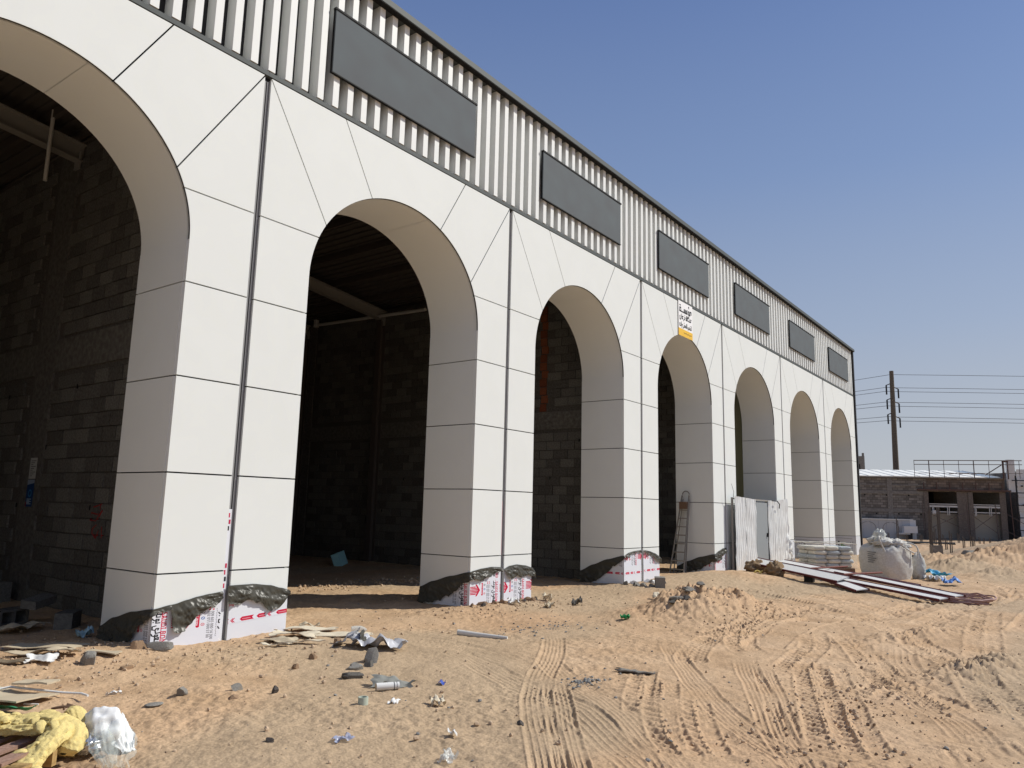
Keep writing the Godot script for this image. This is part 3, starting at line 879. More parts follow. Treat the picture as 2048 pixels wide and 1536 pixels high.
func build_arcade() -> void:
	var b := thing("arcade_building", "long white panelled building with round arches and grey louvred top storey", "building")
	for k in 8: bay(b, k)
	var X0: float = JX[0]; var X1: float = JX[8]
	var xm := (X0 + X1) * 0.5; var wd := X1 - X0
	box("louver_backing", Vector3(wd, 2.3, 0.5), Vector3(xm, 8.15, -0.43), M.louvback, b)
	box("roof_cap", Vector3(wd + 0.1, 0.10, 0.69), Vector3(xm, 9.1275, -0.21), M.trim, b)
	box("cap_soffit", Vector3(wd + 0.06, 0.012, 0.11), Vector3(xm, 9.0705, 0.074), M.black, b)
	box("roof_coping", Vector3(wd + 0.06, 0.02, 0.5), Vector3(xm, 9.1885, -0.25), M.trim, b)
	box("corner_trim", Vector3(0.14, 9.2, 0.36), Vector3(X1 + 0.075, 4.6, -0.12), M.dark, b)
	for sx in [-0.0295, 0.0295]: box("joint_channel", Vector3(0.037, 7.0, 0.022), Vector3(X1 - 0.01 + sx, 3.44, -0.04), M.channel, b)
	box("end_wall", Vector3(0.2, 9.1, 18.9), Vector3(X1 - 0.1, 4.5, -10.56), M.conc, b)
	box("end_wall", Vector3(0.2, 9.1, 18.9), Vector3(X0 + 0.1, 4.5, -10.56), M.conc, b)
	box("rear_wall", Vector3(wd, 9.1, 0.2), Vector3(xm, 4.5, -20.15), M.conc, b)
	# roof of each hall: a low gable over two bays, purlins and rafters under it
	for h in 4:
		var a: float = JX[h * 2]; var c: float = JX[h * 2 + 2]; var m := (a + c) * 0.5
		for s in [-1.0, 1.0]:
			var e := a if s < 0 else c
			var run := absf(m - e)
			var tilt := atan2(0.6, run)
			var L := run / cos(tilt)
			var mid := Vector3((e + m) * 0.5, 7.62 + 0.3, -10.55)
			box("roof_sheet", Vector3(L, 0.06, 19.0), mid + Vector3(0, 0.12, 0), M.roofin, b, Vector3(0, 0, -s * tilt))
			var pm := mk()
			for q in 24:
				var f := (q + 0.5) / 24.0
				add_box(pm, Vector3(lerpf(e, m, f), 7.62 + 0.6 * f + 0.07, -10.55), Vector3(0.07, 0.05, 18.9))
			obj("roof_corrugation", pm.commit(), M.roofin, b)
			for q in 4:
				var f2 := (q + 0.5) / 4.0
				box("purlin", Vector3(0.07, 0.16, 18.9), Vector3(lerpf(e, m, f2), 7.62 + 0.6 * f2 - 0.03, -10.55), M.steeldark, b)
			for z in [-1.5, -4.95, -8.55, -12.1, -15.6]:
				if h == 1 and z > -6.0: continue
				var rb := mk()
				var bs := Basis(Vector3(0, 0, 1), -s * tilt)
				var rc := Vector3((e + m) * 0.5 - s * 0.0, 7.24 + 0.3, z)
				add_box(rb, rc + Vector3(0, 0.13, 0), Vector3(L, 0.02, 0.18), bs)
				add_box(rb, rc - Vector3(0, 0.16, 0), Vector3(L, 0.02, 0.18), bs)
				add_box(rb, rc - Vector3(0, 0.015, 0), Vector3(L, 0.27, 0.012), bs)
				# deeper haunch where the rafter meets the wall
				add_box(rb, Vector3(e - s * 0.16, 7.1, z), Vector3(0.03, 0.3, 0.18))
				obj("rafter", rb.commit(), M.steel, b)
	# steel column by the wall of the second hall and its foot plate
	for z in [-8.55, -12.1]:
		var cb := mk()
		for q in [[-0.09, 0.02, 0.2], [0.09, 0.02, 0.2]]: add_box(cb, Vector3(11.66 + q[0], 3.5, z), Vector3(q[1], 7.2, q[2]))
		add_box(cb, Vector3(11.66, 3.5, z), Vector3(0.16, 7.2, 0.012))
		obj("steel_column", cb.commit(), M.steeldark, b)
	# protective films left on the pier feet
	var T := Vector2(0.78, 0.42); var U := Vector2(0.62, 0.34); var plain := "plain lower part of the protective film"
	var J: float = JX[2]
	film(b, J, -0.62, 0.0, [0.27, 0.42], M.film, T, Vector2(0.57, 0.0), "white protective film with red lettering on the shaded jamb")
	film(b, J, 0.0, PH - 0.05, [0.42, 0.45, 0.5, 0.53], M.film, T, Vector2(0.57, -0.02), "white protective film with red and black lettering")
	film(b, J, PH + 0.05, 2 * PH, [0.6, 0.6, 0.56, 0.5], M.filmplain, T, Vector2.ZERO, "pale protective film crossed by a band of red arrows")
	film(b, J, PH + 0.052, PH + 0.40, [0.6, 0.6], M.filmtop, T, Vector2(0.55, -0.36), "strip of protective film with a scrap of red lettering", 0.0055)
	film(b, J, PH + 0.05, 2 * PH, [0.38, 0.38], M.filmplain, T, Vector2.ZERO, plain, 0.0065)
	arrows(b, J, PH + 0.05, 2 * PH, 0.22, 0.27, 0.065)
	flap(b, J, [[-1.08, 0.15, 0.0], [-0.8, 0.27, 0.02], [-0.4, 0.37, 0.05], [0.0, 0.43, 0.36], [0.2, 0.463, 0.42]], 31, 40)
	flap(b, J, [[0.19, 0.46, 0.36], [0.23, 0.465, 0.14], [0.38, 0.50, 0.19], [0.5, 0.525, 0.31], [0.65, 0.545, 0.41], [0.81, 0.56, 0.47]], 32, 40)
	flap(b, J, [[0.87, 0.62, 0.44], [1.05, 0.62, 0.40], [1.2, 0.62, 0.46], [1.45, 0.59, 0.30], [1.6, 0.55, 0.32], [1.73, 0.52, 0.44]], 33, 40)
	var sp := obj("film_strip", BoxMesh.new(), M.filmplain, b); (sp.mesh as BoxMesh).size = Vector3(0.05, 1.5, 0.004); sp.position = Vector3(J - 0.022, 0.74, -0.022)
	for q in 7:
		box("film_strip_print", Vector3(0.022, 0.05, 0.003), Vector3(J - 0.03 + 0.012 * (q % 2), 0.62 + q * 0.075 + (0.35 if q > 3 else 0.0), -0.0185), M.red if q % 3 != 1 else M.dark, b)
	J = JX[3]
	film(b, J, -0.78, 0.0, [0.35, 0.55], M.film, T, Vector2(0.78, 0.0), "white protective film with red lettering on the shaded jamb")
	film(b, J, 0.0, PH - 0.05, [0.5, 0.5, 0.52, 0.55], M.film, T, Vector2(0.0, 0.0), "white protective film with a red barred emblem and lettering")
	film(b, J, PH + 0.05, 2 * PH, [0.55, 0.55, 0.55, 0.5], M.film, T, Vector2(0.02, 0.0), "white protective film with lettering and a red emblem at the edge")
	flap(b, J, [[-1.08, 0.25, 0.0], [-0.8, 0.36, 0.02], [-0.4, 0.47, 0.15], [0.0, 0.556, 0.44], [0.06, 0.57, 0.42]], 41, 40)
	flap(b, J, [[0.05, 0.57, 0.43], [0.3, 0.60, 0.43], [0.55, 0.615, 0.50], [0.81, 0.60, 0.52]], 42, 30)
	flap(b, J, [[0.9, 0.57, 0.50], [1.05, 0.61, 0.40], [1.25, 0.625, 0.42], [1.5, 0.60, 0.42], [1.74, 0.55, 0.40], [1.80, 0.5, 0.36]], 43, 34)
	box("film_strip", Vector3(0.03, 0.9, 0.004), Vector3(J - 0.03, 1.25, -0.022), M.redfade, b)
	J = JX[4]
	film(b, J, -0.75, 0.0, [0.4, 0.62], M.filmup, U, Vector2(0.45, -0.38), "white protective film with a row of red arrows on the shaded jamb")
	film(b, J, 0.0, PH - 0.05, [0.64, 0.68, 0.72, 0.73], M.filmup, U, Vector2(0.0, -0.40), "white protective film with a red emblem above a row of arrows")
	film(b, J, PH + 0.05, 2 * PH, [0.73, 0.70, 0.65, 0.57], M.filmup, U, Vector2(-0.25, -0.40), "white protective film with a red emblem and a row of arrows")
	film(b, J, -0.75, 0.0, [0.38, 0.41], M.filmplain, T, Vector2.ZERO, plain, 0.0065)
	film(b, J, 0.0, PH - 0.05, [0.42, 0.42], M.filmplain, T, Vector2.ZERO, plain, 0.0065)
	film(b, J, PH + 0.05, 2 * PH, [0.42, 0.42], M.filmplain, T, Vector2.ZERO, plain, 0.0065)
	arrows(b, J, -0.6, 0.0, 0.27, 0.27, 0.06); arrows(b, J, 0.0, PH - 0.05, 0.27, 0.27, 0.06); arrows(b, J, PH + 0.05, 2 * PH, 0.29, 0.29, 0.06)
	flap(b, J, [[-1.08, 0.27, 0.0], [-0.75, 0.42, 0.03], [-0.4, 0.55, 0.25], [0.0, 0.645, 0.58], [0.08, 0.67, 0.60]], 51, 34)
	flap(b, J, [[0.06, 0.665, 0.59], [0.25, 0.71, 0.66], [0.5, 0.735, 0.70], [0.81, 0.745, 0.71]], 52, 24)
	flap(b, J, [[0.9, 0.745, 0.70], [1.2, 0.71, 0.64], [1.45, 0.66, 0.53], [1.72, 0.58, 0.42], [1.77, 0.52, 0.42]], 53, 30)
	J = JX[5]
	film(b, J, -0.4, 0.0, [0.3, 0.42], M.filmup, U, Vector2(0.4, -0.05), "white protective film with red lettering on the shaded jamb")
	film(b, J, 0.0, PH - 0.05, [0.42, 0.5, 0.55, 0.6], M.filmup, T, Vector2(-0.1, -0.1), "white protective film with a red emblem")
	flap(b, J, [[-1.08, 0.15, 0.0], [-0.75, 0.3, 0.02], [-0.4, 0.43, 0.1], [0.0, 0.52, 0.33], [0.3, 0.60, 0.36], [0.6, 0.66, 0.5], [0.8, 0.67, 0.55]], 61, 50)
	for jj in [6, 7, 8]:
		J = JX[jj]
		film(b, J, -1.05, 0.0, [0.775, 0.775], M.green, Vector2(1.05, 0.8), Vector2(1.05, 0.0), "white protective film with a green wedge and small black print")
		film(b, J, 0.0, PH - 0.05, [0.775, 0.775], M.greenplain, Vector2(0.62, 0.8), Vector2(0.0, 0.0), "pale protective film on the pier base")
		if jj < 8: film(b, J, PH + 0.05, 2 * PH, [0.775, 0.775], M.greenplain, Vector2(0.62, 0.8), Vector2.ZERO, "pale protective film on the pier base")

# ---------------------------------------------------------------- block walls between the halls
func block_wall(J: float, label: String, zs: Array, cols: Array, beam: Vector2, limit: int, seed_: int, chase := 0.0) -> void:
	var b := thing("block_wall", label, "wall")
	var r2 := RandomNumberGenerator.new(); r2.seed = seed_
	box("mortar", Vector3(0.17, 7.5, 18.9), Vector3(J, 3.7, -10.55), M.mortar, b)
	var meshes := []
	for k in 4:
		var st := mk()
		add_box(st, Vector3.ZERO, Vector3(0.03, 0.2, 0.4 - 0.012))
		meshes.append(st.commit())
	var rest := [mk(), mk(), mk()]
	var n := 0
	var list := []
	var row := 0
	var y := 0.1
	while y < 7.35:
		var z := -1.12 - (0.0 if row % 2 == 0 else 0.2)
		while z > -17.0:
			var skip := y + 0.1 > beam.x and y - 0.1 < beam.y
			for c in cols:
				if absf(z - float(c)) < 0.52: skip = true
			if chase != 0.0 and absf(z - chase) < 0.30 and y > beam.y: skip = true
			if not skip: list.append([y, z])
			z -= 0.41
		y += 0.217; row += 1
	list.sort_custom(func(p, q): return p[1] + (0.0 if p[0] < 7 else -3.0) > q[1])
	var picked := []
	for z in zs:
		for p in list:
			if p[1] < z[0] and p[1] > z[1] and picked.size() < limit: picked.append(p)
	for p in list:
		var pos := Vector3(J - 0.096 - r2.randf() * 0.008, p[0] + r2.randf_range(-0.004, 0.004), p[1] + r2.randf_range(-0.006, 0.006))
		var tone := r2.randi() % 3
		if picked.has(p):
			var o := obj("block", meshes[0], [M.block, M.block2, M.block3][tone], b)
			o.position = pos; o.rotation = Vector3(r2.randf_range(-0.008, 0.008), 0, 0)
		else:
			add_box(rest[tone], pos, Vector3(0.03, 0.2, 0.388))
	for k in 3:
		var o := obj("far_blocks", rest[k].commit(), [M.block, M.block2, M.block3][k], b)
		o.set_meta("kind", "stuff")
	for c in cols:
		box("concrete_column", Vector3(0.05, 7.4, 0.66), Vector3(J - 0.088, 3.7, c), M.conc, b)
	var cuts := [-1.1]
	for c in cols: cuts += [c + 0.332, c - 0.332]
	cuts.append(-18.0)
	for i in range(0, cuts.size() - 1, 2):
		box("concrete_beam", Vector3(0.05, beam.y - beam.x, cuts[i] - cuts[i + 1]), Vector3(J - 0.09, (beam.x + beam.y) * 0.5, (cuts[i] + cuts[i + 1]) * 0.5), M.conc2, b)
	if chase != 0.0:
		for k in 13:
			box("clay_block", Vector3(0.05 + 0.008 * (k % 2), 0.19, 0.19), Vector3(J - 0.085 - 0.01 * (k % 2), beam.y + 0.11 + k * 0.21, chase + 0.025 * (1 if k % 3 == 1 else -1)), M.clay if k % 3 != 0 else M.clay2, b)
		# small holes left by formwork ties
	for k in 9:
		box("tie_hole", Vector3(0.012, 0.07, 0.022), Vector3(J - 0.1195, beam.x - 0.3 - (k % 3) * 0.9, -1.6 - k * 0.83), M.black, b)

# ---------------------------------------------------------------- things on the site
func build_screen() -> void:
	# corrugated sheet hoarding with a flat grey door in front of the fifth arch
	var b := thing("sheet_hoarding", "white corrugated metal hoarding with a grey door in front of an arch", "hoarding")
	var mksheet := func(x0: float, x1: float, h0: float, h1: float, crumple: float, seed_: int) -> ArrayMesh:
		var n := FastNoiseLite.new(); n.seed = seed_; n.frequency = 1.6
		var nx := int((x1 - x0) / 0.022); var ny := 16
		var st := mk(); st.set_smooth_group(0)
		var v := []
		for i in nx + 1:
			var row := []
			for j in ny + 1:
				var f := float(i) / nx; var g := float(j) / ny
				var x := lerpf(x0, x1, f); var top := lerpf(h0, h1, f)
				var wv := 0.017 * sin(x * TAU / 0.165) + 0.03 * n.get_noise_2d(x * 1.2, g * 2.0)
				var cr := crumple * smoothstep(0.55, 1.0, f) * smoothstep(0.75, 0.1, g)
				wv += cr * (0.25 * n.get_noise_2d(x * 6.0, g * 9.0) + 0.1)
				row.append(Vector3(x + cr * 0.18 * n.get_noise_2d(g * 8.0, x), g * top + 0.03 + cr * 0.08 * n.get_noise_2d(x * 5.0, 3.0), 0.22 + wv))
			v.append(row)
		for i in nx:
			for j in ny:
				for p in [v[i][j], v[i + 1][j], v[i + 1][j + 1], v[i][j], v[i + 1][j + 1], v[i][j + 1]]: st.add_vertex(p)
		st.generate_normals()
		return st.commit()
	obj("corrugated_sheet", mksheet.call(17.05, 17.95, 2.06, 2.03, 0.0, 3), M.sheet, b)
	var s2 := obj("corrugated_sheet", mksheet.call(17.9, 18.72, 2.03, 2.0, 0.0, 4), M.sheet, b); s2.position.z = 0.012
	obj("corrugated_sheet", mksheet.call(19.93, 20.9, 2.0, 2.02, 0.0, 5), M.sheet, b)
	var s3 := obj("corrugated_sheet", mksheet.call(20.86, 21.9, 2.02, 2.1, 1.0, 6), M.sheet, b); s3.position.z = -0.012
	var d := box("door", Vector3(1.05, 1.92, 0.035), Vector3(19.27, 0.99, 0.2), M.doorgrey, b)
	box("handle", Vector3(0.03, 0.12, 0.05), Vector3(0.44, 0.0, 0.04), M.dark, d)
	box("door_stile", Vector3(0.05, 1.92, 0.05), Vector3(18.735, 0.99, 0.22), M.doorgrey, b)
	box("door_gap", Vector3(0.10, 1.95, 0.02), Vector3(19.86, 0.99, 0.17), M.black, b)
	box("top_rail", Vector3(4.8, 0.045, 0.04), Vector3(19.5, 2.02, 0.16), M.steel, b)
	for x in [17.1, 18.7, 19.95, 21.8]: box("post", Vector3(0.05, 2.1, 0.05), Vector3(x, 1.0, 0.13), M.steel, b)
	var w := mk(); tube(w, [Vector3(17.02, 2.05, 0.2), Vector3(16.95, 2.2, 0.24), Vector3(16.9, 2.42, 0.2)], [0.008, 0.006, 0.004], 5)
	obj("bent_wire", w.commit(), M.dark, b)
	var w2 := mk(); tube(w2, [Vector3(20.2, 2.03, 0.24), Vector3(20.4, 2.02, 0.34), Vector3(20.55, 1.93, 0.36), Vector3(20.6, 1.8, 0.33)], [0.016], 6)
	obj("bent_cable", w2.commit(), M.dark, b)

func build_ladder() -> void:
	var y0 := gh(15.45, -0.8)
	var b := thing("step_ladder", "worn aluminium stepladder leaning on the shaded jamb beside the dark arch", "ladder")
	var foot := Vector3(15.42, y0 - 0.03, -0.80); var top := Vector3(15.98, 2.06, -0.75)
	var d := (top - foot)
	for s in [-1.0, 1.0]:
		var st := mk()
		bar(st, foot + Vector3(0, 0, s * 0.20), top + Vector3(-0.02, 0, s * 0.10), 0.022, 6)
		obj("rail", st.commit(), M.alu, b)
		var s2 := mk()
		bar(s2, foot + Vector3(0.14, 0, s * 0.17 + 0.02), top + Vector3(-0.03, -0.1, s * 0.09 + 0.02), 0.016, 6)
		obj("rear_rail", s2.commit(), M.alu, b)
	for k in 8:
		var f := 0.06 + k * 0.107
		var c := foot + d * f
		var wz := lerpf(0.38, 0.21, f)
		box("step", Vector3(0.09, 0.028, wz), c + Vector3(-0.01, 0, 0), M.alu, b)
	box("top_platform", Vector3(0.2, 0.19, 0.21), foot + d * 0.87 + Vector3(-0.03, 0, 0), M.woodbrown, b)
	var hp := mk()
	var pts := []
	for k in 9:
		var t := PI * k / 8.0
		pts.append(top + Vector3(0.0, 0.02 + 0.10 * sin(t), 0.10 * cos(t)))
	tube(hp, pts, [0.015], 6)
	obj("hoop", hp.commit(), M.alu, b)

func build_banner() -> void:
	var b := thing("banner", "white banner with black Arabic lettering and yellow foot above an arch", "banner", Vector3(14.37, 6.56, 0.02))
	var q := QuadMesh.new(); q.size = Vector2(0.88, 0.92)
	var sheet_ := box("cloth", Vector3(0.88, 0.92, 0.006), Vector3(0, 0, -0.006), M.white, b)
	obj("print", q, M.banner, b)

func build_pallet_sacks() -> void:
	var b := thing("sack_pallet", "film-wrapped stack of pale sacks on a pallet by the last arches", "pallet of sacks", Vector3(20.2, gh(20.2, 1.9), 1.75), -0.75)
	box("pallet", Vector3(1.25, 0.12, 1.0), Vector3(0, 0.06, 0), M.woodbrown, b)
	var sk := pillow(Vector3(0.207, 0.064, 0.236), 5)
	for y in 5:
		for x in 3:
			for z in 2:
				var o := obj("sack", sk, [M.sack, M.sack2, M.sack3][(x * 2 + y + z * 3) % 3], b)
				o.position = Vector3((x - 1) * 0.42 + (0.03 if y % 2 else -0.03), 0.185 + y * 0.122, (z - 0.5) * 0.48)
				o.rotation.y = 0.05 * ((x + y) % 3 - 1) + (PI if y % 2 else 0.0)
				o.scale = Vector3(1.0, 1.0, 1.0)
	var n := FastNoiseLite.new(); n.seed = 6; n.frequency = 3.0
	var st := mk(); st.set_smooth_group(0)
	var v := []
	for i in 49:
		var row := []
		var t := TAU * i / 48.0
		for j in 9:
			var g := j / 8.0
			var p := Vector2(cos(t), sin(t)); p = p / maxf(absf(p.x), absf(p.y))
			var rr := 1.0 + 0.05 * n.get_noise_2d(t * 2.0, g * 3.0)
			row.append(Vector3(p.x * 0.67 * rr, 0.1 + g * 0.72 + 0.04 * n.get_noise_2d(t * 3.0, 8.0) * g, p.y * 0.55 * rr))
		v.append(row)
	for i in 48:
		for j in 8:
			for p in [v[i][j], v[i + 1][j], v[i + 1][j + 1], v[i][j], v[i + 1][j + 1], v[i][j + 1]]: st.add_vertex(p)
	st.generate_normals()
	obj("wrapping_film", st.commit(), M.wrapfilm, b)
	var rim := mk()
	for i in 48:
		tube(rim, [v[i][8], v[i + 1][8]], [0.012], 5, false)
	obj("bunched_rim", rim.commit(), M.sack, b)

func build_bulk_bag() -> void:
	var b: Node3D = thing("bulk_bag", "big white woven bulk bag full of material, its loops hanging at the top", "bulk bag", Vector3(18.98, gh(18.9, 3.6) - 0.02, 3.62), -0.55)
	b.scale = Vector3(0.94, 0.94, 0.94)
	var n := FastNoiseLite.new(); n.seed = 9; n.frequency = 1.2; n.fractal_octaves = 3
	var n2 := FastNoiseLite.new(); n2.seed = 19; n2.frequency = 4.0; n2.fractal_type = FastNoiseLite.FRACTAL_RIDGED
	var st := mk(); st.set_smooth_group(0)
	var v := []
	for i in 65:
		var t := TAU * i / 64.0
		var row := []
		for j in 25:
			var g := j / 24.0
			var p := Vector2(cos(t), sin(t))
			var sq := pow(pow(absf(p.x), 3.6) + pow(absf(p.y), 3.6), -1.0 / 3.6)
			var rad := 0.53 + 0.06 * sin(g * PI)
			if g > 0.86: rad *= lerpf(1.0, 0.62, pow((g - 0.86) / 0.14, 1.4))
			rad += 0.03 * n.get_noise_3d(p.x, g * 2.0, p.y) + 0.028 * n2.get_noise_3d(p.x * 1.4, g * 1.2, p.y * 1.4) * smoothstep(0.45, 0.95, g)
			var y := g * 1.06 + (0.10 * n.get_noise_3d(p.x * 2.0, 5.0, p.y * 2.0) if g > 0.8 else 0.0)
			row.append(Vector3(p.x * sq * rad, y - 0.07 * absf(p.x * sq) * g, p.y * sq * rad))
		v.append(row)
	for i in 64:
		for j in 24:
			for p in [v[i][j], v[i + 1][j], v[i + 1][j + 1], v[i][j], v[i + 1][j + 1], v[i][j + 1]]: st.add_vertex(p)
	var c := Vector3(0, 1.0, 0)
	for i in 64:
		for p in [v[i][24], v[i + 1][24], c]: st.add_vertex(p)
	st.generate_normals()
	obj("bag_body", fix_out(st), M.woven, b)
	# gathered cloth and loops on top
	for q in [[-0.30, 1.02, 0.25, 0.2, 3], [0.02, 1.0, 0.35, 0.18, 4], [0.3, 0.95, 0.3, 0.2, 5], [-0.1, 1.06, -0.1, 0.25, 6]]:
		var o := obj("gathered_cloth", lump(Vector3(q[3], 0.10, q[3] * 0.8), q[4], 0.9, 14, 20, 2.2, false, -0.6, true), M.woven, b)
		o.position = Vector3(q[0], q[1], q[2])
	var tf := obj("knotted_film", lump(Vector3(0.13, 0.16, 0.12), 77, 0.7, 14, 20, 2.0, false, -0.8, true), M.clearfilm2, b)
	tf.position = Vector3(-0.28, 1.2, 0.1)
	for q in [[Vector3(-0.55, 0.8, 0.5), Vector3(-0.64, 1.12, 0.42), Vector3(-0.5, 1.2, 0.3), Vector3(-0.36, 1.0, 0.3)], [Vector3(0.1, 0.98, 0.5), Vector3(0.2, 0.86, 0.6), Vector3(0.45, 0.76, 0.62), Vector3(0.55, 0.78, 0.58)], [Vector3(0.55, 0.62, 0.6), Vector3(0.6, 0.9, 0.58), Vector3(0.5, 1.03, 0.45), Vector3(0.3, 1.02, 0.35)]]:
		var lp := mk()
		var cv := Curve3D.new()
		for k in q.size():
			var tg: Vector3 = (q[mini(k + 1, 3)] - q[maxi(k - 1, 0)]) / 5.0
			cv.add_point(q[k], -tg, tg)
		cv.bake_interval = 0.06
		tube(lp, Array(cv.get_baked_points()), [0.022], 6)
		obj("lifting_loop", lp.commit(), M.woven, b)
	var pr := mk()
	for k in 6: quad(pr, Vector3(-0.645, 0.78 - k * 0.055, -0.02), Vector3(-0.645, 0.78 - k * 0.055, 0.28 - 0.05 * (k % 3)), Vector3(-0.645, 0.755 - k * 0.055, 0.28 - 0.05 * (k % 3)), Vector3(-0.645, 0.755 - k * 0.055, -0.02), Vector3(-1, 0, 0))
	obj("faded_print", pr.commit(), M.greyink, b)

func long_board(called: String, label: String, a: Vector3, c: Vector3, w: float, edge: Material, group := "", brackets := false, lean := 0.0) -> void:
	var d := c - a
	var b := thing(called, label, "cladding strip", a.lerp(c, 0.5), -atan2(d.z, Vector2(d.x, 0).length() * signf(d.x)), group)
	b.look_at_from_position(a.lerp(c, 0.5), c, Vector3.UP)
	b.rotate_object_local(Vector3(0, 0, 1), lean)
	var L := d.length()
	box("white_face", Vector3(w, 0.018, L), Vector3(0, 0, 0), M.white, b)
	for s in [-1.0, 1.0]:
		box("edge_rail", Vector3(0.03, 0.045, L + 0.02), Vector3(s * (w * 0.5 + 0.014), -0.004, 0), edge, b)
	if brackets:
		for k in 14:
			box("bracket", Vector3(0.035, 0.04, 0.05), Vector3(-w * 0.5 - 0.05, -0.03, -L * 0.42 + k * L * 0.065), M.white, b)

func build_boards() -> void:
	var G := "maroon-edged white cladding strips dumped in a pile"
	var e: Material = M.maroon
	long_board("cladding_strip", "wide white cladding strip propped on the two boulders, nearest the hoarding", Vector3(17.2, 0.36, 0.62), Vector3(14.7, 0.20, 3.55), 0.34, e, "", false, -0.28)
	long_board("cladding_strip", "long white maroon-edged strip at the back of the pile, behind the propped one", Vector3(18.6, 0.30, 0.95), Vector3(14.6, 0.16, 5.0), 0.24, e, "", false, -0.2)
	long_board("cladding_strip", "short white strip slanting down to the sand across the middle of the pile", Vector3(15.75, 0.22, 2.6), Vector3(13.95, 0.06, 4.1), 0.27, e, "", false, -0.12)
	long_board("cladding_strip", "white strip with small brackets along its edge, front of the pile by the cable coil", Vector3(15.1, 0.17, 3.45), Vector3(12.95, 0.09, 5.75), 0.2, e, "", true, -0.15)
	long_board("cladding_strip", "narrow white strip lying behind the bracketed strip of the pile", Vector3(16.6, 0.24, 3.0), Vector3(13.45, 0.12, 5.95), 0.2, e, "", false, -0.15)
	for q in [[Vector3(16.2, 0.30, 2.45), Vector3(17.7, 0.31, 2.95), "brown steel bar across the strips, nearer the boulders"], [Vector3(15.4, 0.26, 3.4), Vector3(16.8, 0.27, 3.95), "brown steel bar across the strips, nearer the bulk bag"]]:
		var st := mk(); bar(st, q[0], q[1], 0.022, 4)
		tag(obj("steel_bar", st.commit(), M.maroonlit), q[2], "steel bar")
	# support under the pile
	var blk := box("support_block", Vector3(0.2, 0.18, 0.2), Vector3(15.65, gh(15.65, 2.55) + 0.08, 2.55), M.dark, self)
	tag(blk, "dark concrete block propping the cladding pile, half in shade", "block")
	# coil
	var n := FastNoiseLite.new(); n.seed = 4; n.frequency = 0.8
	var st2 := mk()
	for loop_ in 5:
		var pts := []
		for k in 25:
			var t := TAU * k / 24.0
			var rr := 0.50 + 0.035 * loop_ + 0.05 * n.get_noise_2d(loop_ * 5.0, cos(t))
			pts.append(Vector3(13.75 + cos(t) * rr * 1.15 + loop_ * 0.05, gh(13.75, 6.0) + 0.03 + 0.02 * loop_ + 0.05 * absf(n.get_noise_2d(cos(t) * 2.0 + loop_ * 3.0, sin(t) * 2.0)), 6.0 + sin(t) * rr * 0.8))
		tube(st2, pts, [0.017], 6, false)
	tag(obj("cable_coil", st2.commit(), M.hose), "loose coil of pinkish brown strip at the end of the cladding pile", "coil")

func rock(called: String, label: String, cat: String, x: float, z: float, s: Vector3, m: Material, seed_: int, sink := 0.2, rough := 0.35, turn := 0.0, group := "") -> MeshInstance3D:
	var o := obj(called, lump(s * 1.0, seed_, rough, 16, 22, 1.6, true) if called != "boulder" else lump(s, seed_, 0.55, 20, 28, 1.3, false), m)
	o.position = Vector3(x, gh(x, z) + s.y * (0.35 - sink), z)
	o.rotation.y = turn
	tag(o, label, cat, group)
	return o

func scrap(called: String, label: String, cat: String, x: float, z: float, w: float, d: float, amp: float, m: Material, seed_: int, turn := 0.0, tilt := 0.0, ragged := 0.3, freq := 3.0, thick := 0.0, fold := 0.0) -> MeshInstance3D:
	var o := obj(called, sheet(w, d, seed_, amp, 18, 14, ragged, freq, thick, fold), m)
	o.position = Vector3(x, gh(x, z) + 0.006 + thick, z)
	o.rotation = Vector3(tilt, turn, 0)
	tag(o, label, cat)
	return o

